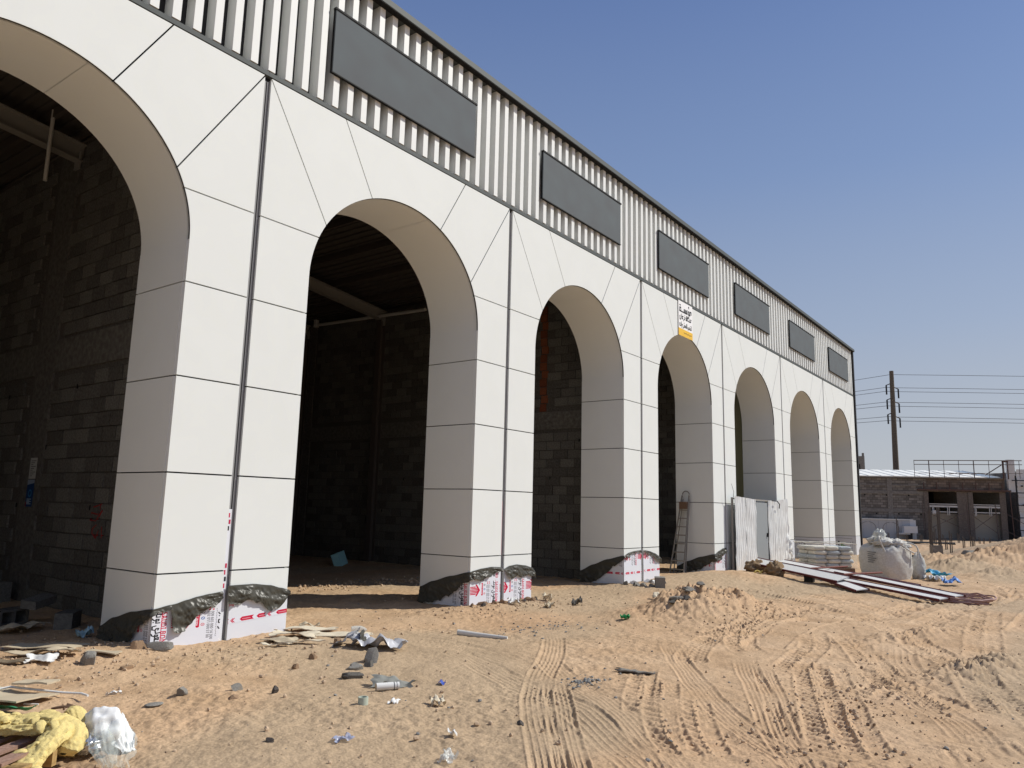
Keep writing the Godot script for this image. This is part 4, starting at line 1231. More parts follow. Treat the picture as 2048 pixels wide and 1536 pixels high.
func build_debris() -> void:
	# concrete and stone lumps
	rock("concrete_chunk", "grey squared concrete chunk lying on torn boards at the left", "rubble", -0.10, 0.20, Vector3(0.12, 0.09, 0.08), M.concrough, 101, 0.1, 0.18, -0.9)
	rock("concrete_chunk", "tall grey concrete chunk standing at the end of the crumpled printed sheet", "rubble", 1.9, 2.02, Vector3(0.11, 0.14, 0.09), M.concrough, 102, 0.05, 0.3, 0.4)
	rock("concrete_chunk", "flat grey concrete piece in front of the tall chunk", "rubble", 1.57, 2.16, Vector3(0.11, 0.06, 0.08), M.concrough, 103)
	rock("mortar_lump", "pitted round mortar lump between two grey concrete pieces", "rubble", 1.76, 2.12, Vector3(0.065, 0.06, 0.055), M.concdark, 104, 0.1, 0.5)
	rock("asphalt_lump", "dark long asphalt lump lying alone in front of the grey concrete pieces", "rubble", 1.24, 2.42, Vector3(0.13, 0.06, 0.06), M.concdark, 105, 0.15, 0.5, -0.9)
	rock("stone", "grey faceted stone alone on open sand in the left foreground", "stone", -0.18, 1.97, Vector3(0.06, 0.065, 0.05), M.stonegrey, 106, 0.0)
	rock("stone", "wide grey stone, farthest of a trio in the left foreground", "stone", 0.24, 2.12, Vector3(0.075, 0.055, 0.055), M.stonegrey, 107, 0.0)
	rock("stone", "small tan and grey stone just in front of the wide grey stone", "stone", 0.05, 2.36, Vector3(0.05, 0.03, 0.05), M.stonetan, 108, 0.1)
	rock("stone", "dark upright little stone to the right of the wide grey stone", "stone", 0.39, 2.44, Vector3(0.032, 0.048, 0.03), M.stonedark, 109, 0.0)
	rock("stone", "pink tan stone by the foot of the nearest pier", "stone", 0.50, -0.02, Vector3(0.12, 0.07, 0.08), M.stonetan, 110)
	rock("stone", "round tan stone under the fold of the crumpled printed sheet", "stone", 2.20, 1.12, Vector3(0.07, 0.06, 0.06), M.stonetan, 111, 0.0)
	rock("stone", "tan stone in a row of three in front of the torn boards", "stone", 0.05, 0.62, Vector3(0.085, 0.045, 0.06), M.stonetan, 112)
	rock("stone", "orange brown stone left of the crumpled printed sheet", "stone", 1.22, 1.66, Vector3(0.045, 0.045, 0.04), M.stonetan, 113)
	rock("stone", "pair-topped brown stone in the sand before the flattened boards", "stone", 1.62, 1.42, Vector3(0.06, 0.045, 0.05), M.stonetan, 114)
	rock("stone", "small dark stone beside the tyre tracks near the front", "stone", 0.98, 4.55, Vector3(0.035, 0.028, 0.03), M.stonedark, 115)
	rock("stone", "small black stone near the front edge of the picture", "stone", -0.52, 3.62, Vector3(0.03, 0.028, 0.03), M.stonedark, 116)
	rock("boulder", "tan boulder under the left end of the propped strip, nearest the hoarding", "boulder", 16.75, 0.85, Vector3(0.33, 0.22, 0.26), M.boulder, 117, 0.0, 0.3)
	rock("boulder", "tan boulder under the strips, second from the hoarding", "boulder", 16.0, 1.62, Vector3(0.26, 0.24, 0.22), M.boulder, 118, 0.0, 0.3)
	rock("stone", "small brown stone on the bank below the first boulder", "stone", 16.3, 1.05, Vector3(0.09, 0.07, 0.08), M.stonedark, 119)
	rock("stone", "broad pale stone on the heap by the far rebar", "stone", 30.2, 4.4, Vector3(0.45, 0.2, 0.35), M.stonegrey, 120)
	rock("stone", "brown lump on the far heap beside the broad pale stone", "stone", 29.2, 4.75, Vector3(0.4, 0.28, 0.3), M.stonetan, 121)
	for k in 10:
		var an := k * 2.4; var rr := 0.16 + 0.05 * (k % 4)
		rock("broken_block", "broken grey block scrap in the rubble at the third pier's foot", "rubble", 11.15 + cos(an) * rr * 2.2, 0.42 + sin(an) * rr, Vector3(0.07 + 0.02 * (k % 3), 0.06, 0.06), [M.concrough, M.stonegrey, M.white][k % 3] if k != 2 else M.white, 130 + k, 0.0, 0.3, an, "rubble at the third pier")
	for k in 9:
		rock("black_block_scrap", "dark block scrap on the left flank of the sand heap", "rubble", 7.25 + 0.13 * k, 2.86 - 0.05 * (k % 3) + 0.02 * k, Vector3(0.09 + 0.02 * (k % 3), 0.035 + 0.015 * (k % 2), 0.07), M.stonegrey if k % 3 else M.concdark, 150 + k, -0.1, 0.3, k * 1.1, "dark scraps on the heap")
	for k in 14:
		rock("brown_clod", "brown clod in the row at the second pier's foot", "clod", 5.75 + 0.13 * k + 0.05 * sin(k * 3.0), 0.16 + 0.12 * absf(sin(k * 1.7)), Vector3(0.06 + 0.02 * (k % 3), 0.05, 0.05), [M.stonetan, M.stonedark, M.stonetan][k % 3], 170 + k, 0.1, 0.4, k, "clods along the second pier")
	# hollow cinder block on its side by the third pier
	var hb := thing("cinder_block", "grey hollow cinder block on its side beside the third pier's rubble", "cinder block", Vector3(11.0, gh(11.0, 0.8) + 0.1, 0.85), 0.5)
	for q in [[Vector3(0, 0.09, 0), Vector3(0.36, 0.03, 0.2)], [Vector3(0, -0.09, 0), Vector3(0.36, 0.03, 0.2)], [Vector3(0.165, 0, 0), Vector3(0.03, 0.15, 0.2)], [Vector3(-0.165, 0, 0), Vector3(0.03, 0.15, 0.2)], [Vector3(0, 0, 0), Vector3(0.03, 0.15, 0.2)]]:
		box("block_web", q[1], q[0], M.concrough, hb)
	# blocks lying inside the nearest arch
	var b1 := thing("cinder_block", "large grey cinder block lying in the shade inside the nearest arch", "cinder block", Vector3(0.75, gh(0.7, -2.2) + 0.1, -2.2), 0.9)
	box("block_body", Vector3(0.4, 0.2, 0.2), Vector3.ZERO, M.block, b1)
	var b2 := thing("cinder_block", "hollow grey cinder block with two dark cores in the nearest arch", "cinder block", Vector3(0.35, gh(0.3, -2.8) + 0.1, -2.9), 0.35)
	for q in [[Vector3(0, 0.085, 0), Vector3(0.4, 0.03, 0.2)], [Vector3(0, -0.085, 0), Vector3(0.4, 0.03, 0.2)], [Vector3(0.185, 0, 0), Vector3(0.03, 0.14, 0.2)], [Vector3(-0.185, 0, 0), Vector3(0.03, 0.14, 0.2)], [Vector3(0.0, 0, 0), Vector3(0.03, 0.14, 0.2)]]:
		box("block_web", q[1], q[0], M.block2, b2)
	var b3 := thing("cinder_block", "solid block leaning over the hollow one inside the nearest arch", "cinder block", Vector3(0.62, gh(0.6, -2.7) + 0.27, -2.75), 0.6)
	box("block_body", Vector3(0.4, 0.1, 0.2), Vector3.ZERO, M.block, b3, Vector3(0.1, 0, 0.12))
	var b4 := thing("cinder_block", "upright grey slab of blockwork far back in the nearest arch", "cinder block", Vector3(0.9, gh(0.9, -5.0) + 0.15, -5.2), 0.2)
	box("block_body", Vector3(0.6, 0.3, 0.2), Vector3.ZERO, M.block3, b4)
	scrap("cardboard", "bent grey cardboard lying on the blocks inside the nearest arch", "cardboard", 0.25, -2.25, 0.6, 0.35, 0.12, M.card, 200, 0.6, 0.05, 0.2, 2.0, 0.006)
	scrap("rag", "pale blue rag at the dark back foot of the nearest pier", "rag", 0.52, -1.25, 0.16, 0.12, 0.11, M.ragblue, 201, 0.2)
	scrap("rubber_sheet", "dark rolled sheet beside the pale blue rag", "sheet", 0.72, -0.98, 0.3, 0.12, 0.08, M.concdark, 202, 0.8)
	# concrete slab leaning at the pier corner
	var sl := obj("concrete_slab", lump(Vector3(0.16, 0.07, 0.03), 203, 0.15, 8, 12, 1.4, true, -0.9), M.concrough)
	sl.position = Vector3(0.66, gh(0.66, 0.13) + 0.05, 0.13); sl.rotation = Vector3(-0.3, -0.75, 0.1)
	tag(sl, "thin grey concrete slab leaning at the corner of the nearest pier", "rubble")
	# boards and cardboard
	scrap("gypsum_board", "large beige board lying flat at the left edge", "board", -1.15, 1.14, 0.62, 0.40, 0.03, M.card, 204, -1.15, 0.0, 0.08, 1.2, 0.012, 0.05)
	var gb2 := scrap("gypsum_board", "small beige board piece on top of the large board", "board", -0.92, 1.10, 0.30, 0.17, 0.02, M.card, 205, -1.0, 0.0, 0.1, 1.5, 0.014)
	gb2.position.y += 0.07
	scrap("gypsum_board", "narrow torn board strip farthest back among the left boards", "board", -0.10, -0.70, 0.72, 0.3, 0.03, M.card, 206, -0.92, 0.0, 0.25, 2.0, 0.008)
	scrap("gypsum_board", "torn beige board with a lifted dark flap behind the grey chunk", "board", -0.30, -0.25, 0.6, 0.22, 0.07, M.card, 207, -0.92, 0.0, 0.3, 2.5, 0.008)
	scrap("gypsum_board", "torn white board corner in front of the left boards", "board", -0.42, -0.05, 0.26, 0.16, 0.05, M.white, 208, -0.6, 0.0, 0.5, 2.5, 0.006)
	scrap("gypsum_board", "long dark-edged strip at the left edge below the torn boards", "board", -0.72, -0.22, 0.5, 0.1, 0.04, M.card2, 209, -0.92, 0.0, 0.2, 2.0, 0.01)
	scrap("gypsum_board", "pale board end sticking out to the right of the grey chunk", "board", 0.14, -0.0, 0.3, 0.16, 0.02, M.card, 210, -0.9, 0.0, 0.15, 1.5, 0.012)
	var FB := ["widest cream board of the pile right of the nearest pier", "cream board strip at the back of the pile right of the nearest pier", "torn cream board nearest the pier in the flattened pile", "long thin board sliver at the front of the flattened pile", "narrow splintered sliver with a black end in the flattened pile", "short upright-tilted board at the back of the flattened pile", "grey brown board under the crumpled printed sheet"]
	var FQ := [[2.15, 0.42, 0.5, 0.24, 0.05], [2.55, 0.22, 0.62, 0.16, 0.03], [1.86, 0.55, 0.36, 0.18, 0.04], [1.95, 0.82, 0.44, 0.07, 0.03], [1.70, 0.68, 0.3, 0.06, 0.03], [2.68, 0.03, 0.24, 0.12, 0.05], [2.55, 0.75, 0.7, 0.25, 0.03]]
	for k in FB.size():
		var q = FQ[k]
		scrap("flattened_board", FB[k], "board", q[0], q[1], q[2], q[3], q[4], [M.cream, M.cream, M.card][k % 3], 211 + k, -0.93 + 0.12 * sin(k * 2.0), 0.0, 0.35, 2.6, 0.009)
	# crumpled printed sheet: two wings over a stone
	var cs := scrap("printed_sheet", "crumpled grey and white printed film sheet lying right of the pier", "film sheet", 2.42, 1.55, 0.58, 0.34, 0.13, M.silver, 221, -0.9, 0.0, 0.3, 4.5)
	var wing := obj("raised_fold", sheet(0.34, 0.26, 222, 0.05, 14, 10, 0.2, 4.0), M.silver, cs)
	wing.position = Vector3(-0.36, 0.06, -0.02); wing.rotation = Vector3(0, 0, 0.6)
	var wing2 := obj("dark_fold", sheet(0.16, 0.3, 223, 0.05, 10, 10, 0.2, 4.0), M.flap, cs)
	wing2.position = Vector3(-0.19, 0.08, 0.0); wing2.rotation = Vector3(0, 0, -1.1)
	# small litter
	var cb := mk(); tube(cb, [Vector3(0, 0.04, -0.09), Vector3(0, 0.042, -0.03), Vector3(0, 0.045, 0.03), Vector3(0, 0.03, 0.07), Vector3(0, 0.025, 0.10)], [0.035, 0.04, 0.034, 0.03, 0.014], 10)
	var bt := obj("clear_bottle", cb.commit(), M.clearfilm2); bt.position = Vector3(2.92, gh(2.92, 0.67), 0.67); bt.rotation.y = 1.0
	tag(bt, "small clear crushed bottle lying behind the crumpled printed sheet", "bottle")
	var tb := thing("sealant_tube", "white printed sealant tube lying on the sand with a grey rag behind", "tube", Vector3(1.10, gh(1.1, 3.05) + 0.035, 3.05), 0.5)
	var t1 := mk(); bar(t1, Vector3(-0.10, 0, 0), Vector3(0.10, 0.0, -0.0), 0.032, 12); obj("tube_body", t1.commit(), M.white, tb)
	var t2 := mk(); bar(t2, Vector3(-0.105, 0, 0), Vector3(-0.1005, 0, 0), 0.029, 12); obj("tube_end", t2.commit(), M.card, tb)
	var t3 := mk(); bar(t3, Vector3(0.05, 0, 0), Vector3(0.058, 0, 0), 0.0335, 12); bar(t3, Vector3(0.075, 0, 0), Vector3(0.079, 0, 0), 0.0335, 12); obj("printed_ring", t3.commit(), M.greyink, tb)
	tb.rotation.y = -0.55
	scrap("grey_rag", "grey cloth humped behind the white sealant tube", "rag", 1.28, 2.93, 0.38, 0.2, 0.06, M.raggrey, 231, -0.9)
	var tr := mk()
	var prof := [[0.028, 0.0], [0.04, 0.0], [0.04, 0.06], [0.028, 0.06]]
	for k in 24:
		var ta := TAU * k / 24; var tb2 := TAU * (k + 1) / 24
		for q in 4:
			var p0 = prof[q]; var p1 = prof[(q + 1) % 4]
			var n0 := Vector3(cos(ta), 0, sin(ta)) * (1.0 if q == 1 else (-1.0 if q == 3 else 0.0)) + (Vector3.DOWN if q == 0 else (Vector3.UP if q == 2 else Vector3.ZERO))
			quad(tr, Vector3(cos(ta) * p0[0], p0[1], sin(ta) * p0[0]), Vector3(cos(tb2) * p0[0], p0[1], sin(tb2) * p0[0]), Vector3(cos(tb2) * p1[0], p1[1], sin(tb2) * p1[0]), Vector3(cos(ta) * p1[0], p1[1], sin(ta) * p1[0]), n0)
	var ro := obj("tape_roll", tr.commit(), M.tape); ro.position = Vector3(0.55, gh(0.55, 3.34) - 0.004, 3.34)
	tag(ro, "pale green tape roll standing on the sand in the foreground", "tape roll")
	scrap("paper_scrap", "white paper scrap right of the tape roll", "litter", 0.80, 3.43, 0.10, 0.07, 0.035, M.white, 233, 0.4)
	scrap("paper_scrap", "crushed white and brown wrapper beyond the tape roll", "litter", 1.02, 3.70, 0.14, 0.10, 0.06, M.cream, 234, 0.9, 0.0, 0.5, 4.0)
	scrap("wrapper", "bright blue wrapper scrap on the sand in the middle foreground", "litter", 1.64, 3.20, 0.10, 0.05, 0.03, M.blue, 235, 0.5, 0.0, 0.5, 4.0)
	scrap("plastic_film", "bluish clear crushed plastic bottle skin near the front edge", "litter", -0.18, 3.94, 0.13, 0.08, 0.03, M.bluefilm, 236, -0.3, 0.0, 0.4, 4.0)
	scrap("plastic_film", "grey clear plastic scrap nearest the front edge", "litter", 0.03, 4.69, 0.13, 0.09, 0.05, M.clearfilm2, 237, 0.3, 0.0, 0.5, 4.0)
	scrap("paper_scrap", "tiny white folded scrap above the grey clear plastic", "litter", 0.40, 4.40, 0.08, 0.05, 0.035, M.white, 238, 1.0)
	scrap("paper_scrap", "white and rust paper scrap left of the grey faceted stone", "litter", -0.49, 1.51, 0.11, 0.06, 0.035, M.white, 239, -0.5)
	var disc := obj("grey_disc", lump(Vector3(0.075, 0.010, 0.055), 240, 0.15, 6, 16, 1.0, false, -0.9), M.concrough); disc.position = Vector3(-0.47, gh(-0.47, 2.1) + 0.008, 2.1)
	tag(disc, "flat grey oval disc on the sand below the faceted stone", "litter")
	var sk := mk(); tube(sk, [Vector3(-1.10, gh(-1.1, 1.38) + 0.01, 1.36), Vector3(-1.03, gh(-1.03, 1.42) + 0.014, 1.44)], [0.007], 5)
	tag(obj("white_stick", sk.commit(), M.white), "short white stick beside the green plastic", "stick")
	var cbl := mk()
	tube(cbl, [Vector3(-1.42, 0.05, 0.9), Vector3(-1.25, 0.06, 1.0), Vector3(-1.05, 0.06, 0.95), Vector3(-0.80, 0.03, 1.32), Vector3(-0.72, 0.03, 1.45), Vector3(-0.72, 0.03, 1.56)], [0.009], 6)
	tag(obj("white_cable", cbl.commit(), M.white), "white cable running under the large beige board", "cable")
	var gp := obj("green_plastic", sheet(0.34, 0.10, 241, 0.06, 20, 10, 0.3, 2.0), M.green_plastic)
	gp.position = Vector3(-1.26, gh(-1.26, 1.6) + 0.01, 1.58); gp.rotation.y = -1.15
	tag(gp, "green crumpled plastic strip at the left edge behind the insulation", "plastic scrap")
	var tw := mk()
	for q in [[Vector3(-1.07, 0.03, 1.76), Vector3(-1.02, 0.045, 1.82), Vector3(-0.95, 0.04, 1.86)], [Vector3(-1.02, 0.03, 1.84), Vector3(-0.98, 0.05, 1.80), Vector3(-0.93, 0.035, 1.90)]]: tube(tw, q, [0.009, 0.012, 0.005], 5)
	tag(obj("dark_twig", tw.commit(), M.woodbrown), "dark crooked twig behind the white plastic bag", "twig")
	var wp := mk()
	tube(wp, [Vector3(3.72, gh(3.72, 1.6) + 0.035, 1.60), Vector3(3.82, gh(3.8, 1.85) + 0.025, 1.86), Vector3(3.93, gh(3.93, 2.2) + 0.015, 2.22)], [0.036, 0.032, 0.02], 9)
	tag(obj("white_pipe", wp.commit(), M.pipe), "dirty white pipe lying on open sand left of the gravel patch", "pipe")
	scrap("slate", "long thin grey slate sliver on the sand among the tracks", "slate", 3.29, 4.31, 0.12, 0.37, 0.02, M.stonegrey, 243, 0.25, 0.0, 0.5, 4.0, 0.012)
	scrap("green_scrap", "bright green plastic scrap in front of the sand heap", "litter", 6.36, 2.53, 0.16, 0.12, 0.07, M.greenbright, 244, 0.3, 0.0, 0.5, 4.0)
	scrap("cloth_bag", "cream cloth bag lying flat beside the cinder block", "cloth bag", 9.5, 1.58, 0.32, 0.26, 0.10, M.cream, 245, 0.4, 0.0, 0.4, 3.0)
	scrap("white_rag", "white crumpled rag on the sand in front of the second pier's right foot", "rag", 6.55, 0.38, 0.34, 0.16, 0.09, M.white, 246, 0.9, 0.0, 0.4, 4.0)
	scrap("card_scrap", "folded pale card at the right corner of the second pier", "litter", 7.55, 0.35, 0.2, 0.16, 0.12, M.cream, 247, 0.4, 0.3, 0.4, 4.0)
	scrap("card_scrap", "brown bent cardboard between second pier and sand heap", "litter", 6.75, 0.95, 0.2, 0.14, 0.08, M.card, 248, 0.9, 0.0, 0.4, 4.0)
	scrap("card_scrap", "black-sided folded scrap farther along from the brown cardboard", "litter", 7.4, 1.08, 0.18, 0.14, 0.10, M.concdark, 249, 0.2, 0.0, 0.4, 4.0)
	scrap("blue_bag", "pale blue plastic bag under the middle of the cladding pile", "plastic bag", 15.5, 3.05, 0.34, 0.24, 0.18, M.bluepale, 250, 0.9)
	scrap("blue_bag", "bright turquoise plastic heap right of the bulk bag", "plastic bag", 19.7, 4.75, 0.6, 0.4, 0.26, M.turq, 251, 0.9, 0.0, 0.3, 2.0)
	scrap("blue_bag", "blue plastic sheet on the sand beyond the cable coil", "plastic bag", 17.3, 5.35, 0.5, 0.36, 0.2, M.blue2, 252, 0.3, 0.0, 0.4, 2.5)
	scrap("white_rag", "white wrapping litter in front of the turquoise heap", "rag", 19.2, 4.75, 0.5, 0.3, 0.14, M.white, 253, 0.9, 0.0, 0.5, 3.5)
	var wb := obj("white_sack", lump(Vector3(0.13, 0.33, 0.15), 254, 0.5, 16, 20, 1.6, false, -0.8, true), M.woven); wb.position = Vector3(19.62, gh(19.6, 4.35) + 0.26, 4.3)
	tag(wb, "slim white sack standing against the right side of the bulk bag", "sack")
	var fo := thing("foam_slab", "cream foam slab lying in front of the sack pallet", "foam slab", Vector3(18.75, gh(18.75, 2.05) + 0.1, 2.05), 0.3)
	box("slab", Vector3(0.62, 0.09, 0.42), Vector3.ZERO, M.cream, fo, Vector3(0.1, 0, 0.08))
	var sy := thing("foam_block", "pale cyan foam block glowing in the dark hall behind the second arch", "foam block", Vector3(10.0, gh(10, -7.9) + 0.16, -7.9), 0.5)
	box("block_body", Vector3(0.5, 0.36, 0.2), Vector3.ZERO, M.cyan, sy, Vector3(-0.35, 0, 0.1))
	scrap("yellow_scrap", "yellow card bits on the bank below the boulders", "litter", 15.7, 1.3, 0.3, 0.2, 0.07, M.yellow, 256, 0.4, 0.0, 0.5, 4.0)

func wool(st: SurfaceTool, pts: Array, r: float, seed_: int, sides := 44, step := 0.006) -> void:
	# matted mineral wool: a lumpy rope with fine tufts
	var n := FastNoiseLite.new(); n.seed = seed_; n.frequency = 1.0; n.fractal_octaves = 4; n.fractal_gain = 0.55; n.fractal_type = FastNoiseLite.FRACTAL_RIDGED
	var nl := FastNoiseLite.new(); nl.seed = seed_ + 20; nl.frequency = 1.0; nl.fractal_octaves = 3
	var cv := Curve3D.new()
	for k in pts.size():
		var tg: Vector3 = (pts[mini(k + 1, pts.size() - 1)] - pts[maxi(k - 1, 0)]) / 5.0
		cv.add_point(pts[k], -tg, tg)
	cv.bake_interval = step
	var P := cv.get_baked_points()
	var prev := []
	st.set_smooth_group(0)
	for i in P.size():
		var d: Vector3 = (P[mini(i + 1, P.size() - 1)] - P[maxi(i - 1, 0)]).normalized()
		var a := d.cross(Vector3.UP if absf(d.y) < 0.9 else Vector3.RIGHT).normalized(); var b := a.cross(d)
		var ring := []
		var taper := minf(1.0, minf(i, P.size() - 1 - i) / 4.0 + 0.25)
		for k in sides:
			var t := TAU * k / sides
			var sl := i * step
			var e := 1.0 + 0.34 * n.get_noise_3d(sl * 3.0, cos(t) * 1.8, sin(t) * 1.8) + 0.40 * nl.get_noise_3d(sl * 6.0, cos(t) * 0.9, sin(t) * 0.9) + 0.09 * nl.get_noise_3d(sl * 30.0, cos(t) * 4.0, sin(t) * 4.0)
			ring.append(P[i] + (a * cos(t) * 1.15 + b * sin(t) * 0.62) * r * e * taper)
		if i > 0:
			for k in sides:
				var k2 := (k + 1) % sides
				for p in [prev[k], ring[k], ring[k2], prev[k], ring[k2], prev[k2]]: st.add_vertex(p)
		prev = ring

func build_foreground() -> void:
	# pallet in the bottom left corner, its slats running away from the camera
	var gy := gh(-1.5, 2.9)
	var base := Vector3(-1.72, gy, 2.72)
	var b := thing("wooden_pallet", "wooden pallet with pinkish slats half buried under yellow insulation", "pallet", base, -0.95)
	# local x runs to the picture's right, local z towards the camera
	for k in 4:
		box("deck_board", Vector3(0.085, 0.018, 0.62), Vector3(-0.26 + k * 0.155, 0.125 + 0.004 * (k % 2), 0.05), M.woodpink if k != 0 else M.woodpink2, b, Vector3(0.02 * (k % 2), 0.06 * sin(k * 2.0) - 0.1, 0))
	for k in 3: box("stringer", Vector3(0.68, 0.085, 0.045), Vector3(-0.02, 0.07, -0.24 + k * 0.29), M.woodyellow, b)
	for k in 2: box("bottom_board", Vector3(0.68, 0.018, 0.08), Vector3(-0.02, 0.016, -0.2 + k * 0.5), M.woodyellow, b)
	for k in 3: box("block_foot", Vector3(0.1, 0.085, 0.09), Vector3(-0.30 + k * 0.29, 0.07, 0.32), M.woodyellow, b)
	# yellow wool: ropes draped over the pallet
	var st := mk()
	var F := func(u: float, y: float, w: float) -> Vector3: return Vector3(-1.72, gy, 2.72) + Vector3(0.58 * u - 0.81 * w * -1.0 * 0.0, y, 0.81 * u) + Vector3(-0.81, 0, 0.58) * w
	wool(st, [F.call(-0.55, 0.17, -0.14), F.call(-0.3, 0.19, -0.12), F.call(-0.1, 0.2, -0.13), F.call(0.1, 0.22, -0.15), F.call(0.24, 0.22, -0.12)], 0.058, 1)
	wool(st, [F.call(-0.5, 0.16, -0.06), F.call(-0.25, 0.18, -0.06), F.call(0.0, 0.19, -0.08), F.call(0.22, 0.2, -0.10)], 0.045, 2)
	wool(st, [F.call(0.08, 0.21, -0.2), F.call(0.26, 0.20, -0.06), F.call(0.27, 0.15, 0.08), F.call(0.26, 0.08, 0.2), F.call(0.30, 0.03, 0.32), F.call(0.5, 0.03, 0.36)], 0.055, 3)
	wool(st, [F.call(0.22, 0.20, -0.18), F.call(0.33, 0.16, -0.10), F.call(0.34, 0.08, 0.0)], 0.06, 4)
	wool(st, [F.call(0.28, 0.04, 0.33), F.call(0.42, 0.035, 0.36), F.call(0.56, 0.035, 0.33)], 0.04, 6)
	var rw := RandomNumberGenerator.new(); rw.seed = 44
	for k in 46:
		var u0 := rw.randf_range(-0.55, 0.36); var w0 := rw.randf_range(-0.22, 0.0) if u0 < 0.2 else rw.randf_range(-0.2, 0.34)
		var y0 := 0.235 if w0 < 0.0 else lerpf(0.21, 0.07, clampf(w0 / 0.3, 0, 1))
		var du := rw.randf_range(-0.10, 0.12); var dw := rw.randf_range(-0.06, 0.06) if u0 < 0.2 else rw.randf_range(0.0, 0.1)
		wool(st, [F.call(u0, y0 - 0.03, w0), F.call(u0 + du * 0.4, y0 + rw.randf_range(-0.01, 0.015), w0 + dw * 0.5 + rw.randf_range(-0.02, 0.02)), F.call(u0 + du, y0 - 0.04, w0 + dw)], rw.randf_range(0.012, 0.028), 60 + k, 14, 0.009)
	st.generate_normals()
	tag(obj("insulation_wool", st.commit(), M.wool), "yellow mineral wool draped over the pallet in the corner", "insulation")
	var s2 := mk()
	wool(s2, [F.call(-0.42, 0.14, -0.34), F.call(-0.3, 0.18, -0.32), F.call(-0.18, 0.12, -0.30)], 0.055, 5)
	wool(s2, [F.call(-0.12, 0.12, -0.36), F.call(0.0, 0.19, -0.36), F.call(0.08, 0.12, -0.32)], 0.055, 7)
	wool(s2, [F.call(0.12, 0.12, -0.32), F.call(0.2, 0.24, -0.32), F.call(0.3, 0.14, -0.26)], 0.04, 8)
	wool(s2, [F.call(-0.6, 0.1, -0.22), F.call(-0.5, 0.12, -0.22), F.call(-0.42, 0.08, -0.2)], 0.05, 9)
	s2.generate_normals()
	tag(obj("insulation_wool", s2.commit(), M.wool), "torn tufts of yellow wool behind the draped pieces", "insulation")
	# white plastic bag
	var bagc := Vector3(-1.22, gh(-1.22, 2.86), 2.84)
	var bag := thing("plastic_bag", "crumpled white plastic bag on the sand beside the yellow insulation", "plastic bag", bagc, -0.93)
	var body := obj("bag_body", crumpled_bag(Vector3(0.155, 0.15, 0.13), 301), M.bagwhite, bag)
	body.position = Vector3(0.0, 0.115, 0.0)
	var roll := mk()
	tube(roll, [Vector3(-0.06, 0.05, 0.08), Vector3(-0.11, 0.045, 0.12), Vector3(-0.135, 0.04, 0.165)], [0.05, 0.045, 0.04], 12, false)
	obj("bag_mouth", roll.commit(), M.bagwhite, bag)
	var wing := obj("bag_flap", drape(0.12, 0.16, 302), M.bagwhite, bag)
	wing.position = Vector3(0.15, 0.0, 0.02); wing.rotation.y = 0.9
	# clear film and a knot of silver foil in front
	var cf := thing("clear_bag", "clear greenish plastic bag lying in front of the white bag", "plastic bag", Vector3(-1.27, gh(-1.27, 3.0), 3.0), -0.93)
	var o := obj("film_body", drape(0.20, 0.34, 311), M.clearfilm, cf)
	o.position = Vector3(0.11, 0.0, 0.10); o.rotation.y = 0.5
	var o2 := obj("film_fold", drape(0.13, 0.26, 312), M.clearfilm, cf)
	o2.position = Vector3(0.07, 0.015, 0.16); o2.rotation.y = 0.75
	var foil := obj("foil_knot", lump(Vector3(0.06, 0.045, 0.05), 315, 0.9, 16, 22, 2.4, false, -0.8, true), M.foil, bag)
	foil.position = Vector3(-0.02, 0.06, 0.135)
	var st3 := obj("pebble_tan", lump(Vector3(0.035, 0.028, 0.03), 316, 0.3), M.stonetan)
	st3.name = "stone_%03d" % 90; st3.position = Vector3(-1.30, gh(-1.3, 3.02) + 0.02, 3.0)
	tag(st3, "tan stone tucked under the clear plastic beside the white bag", "stone")

# thin film thrown over something: high at the back end, running down to the ground with long folds
func drape(w: float, d: float, seed_: int) -> ArrayMesh:
	var n := FastNoiseLite.new(); n.seed = seed_; n.frequency = 0.9; n.fractal_octaves = 2
	var st := mk(); st.set_smooth_group(0)
	var v := []
	for i in 25:
		var row := []
		for j in 29:
			var u := i / 24.0 - 0.5; var g := j / 28.0
			var hgt := 0.19 * pow(1.0 - g, 1.3) * (1.0 - 1.6 * u * u) + 0.012
			hgt += 0.022 * n.get_noise_2d(u * 7.0, g * 1.2) + 0.012 * n.get_noise_2d(u * 16.0 + g * 2.0, g * 2.0)
			var ww := w * (0.7 + 0.5 * sin(PI * clampf(g + 0.15, 0.0, 1.0))) * (1.0 + 0.12 * n.get_noise_2d(g * 6.0, 4.0))
			row.append(Vector3(u * ww, maxf(hgt, 0.004), (g - 0.5) * d * (1.0 + 0.10 * n.get_noise_2d(u * 6.0, 7.0))))
		v.append(row)
	for i in 24:
		for j in 28:
			for p in [v[i][j], v[i + 1][j], v[i + 1][j + 1], v[i][j], v[i + 1][j + 1], v[i][j + 1]]: st.add_vertex(p)
	st.generate_normals()
	return st.commit()

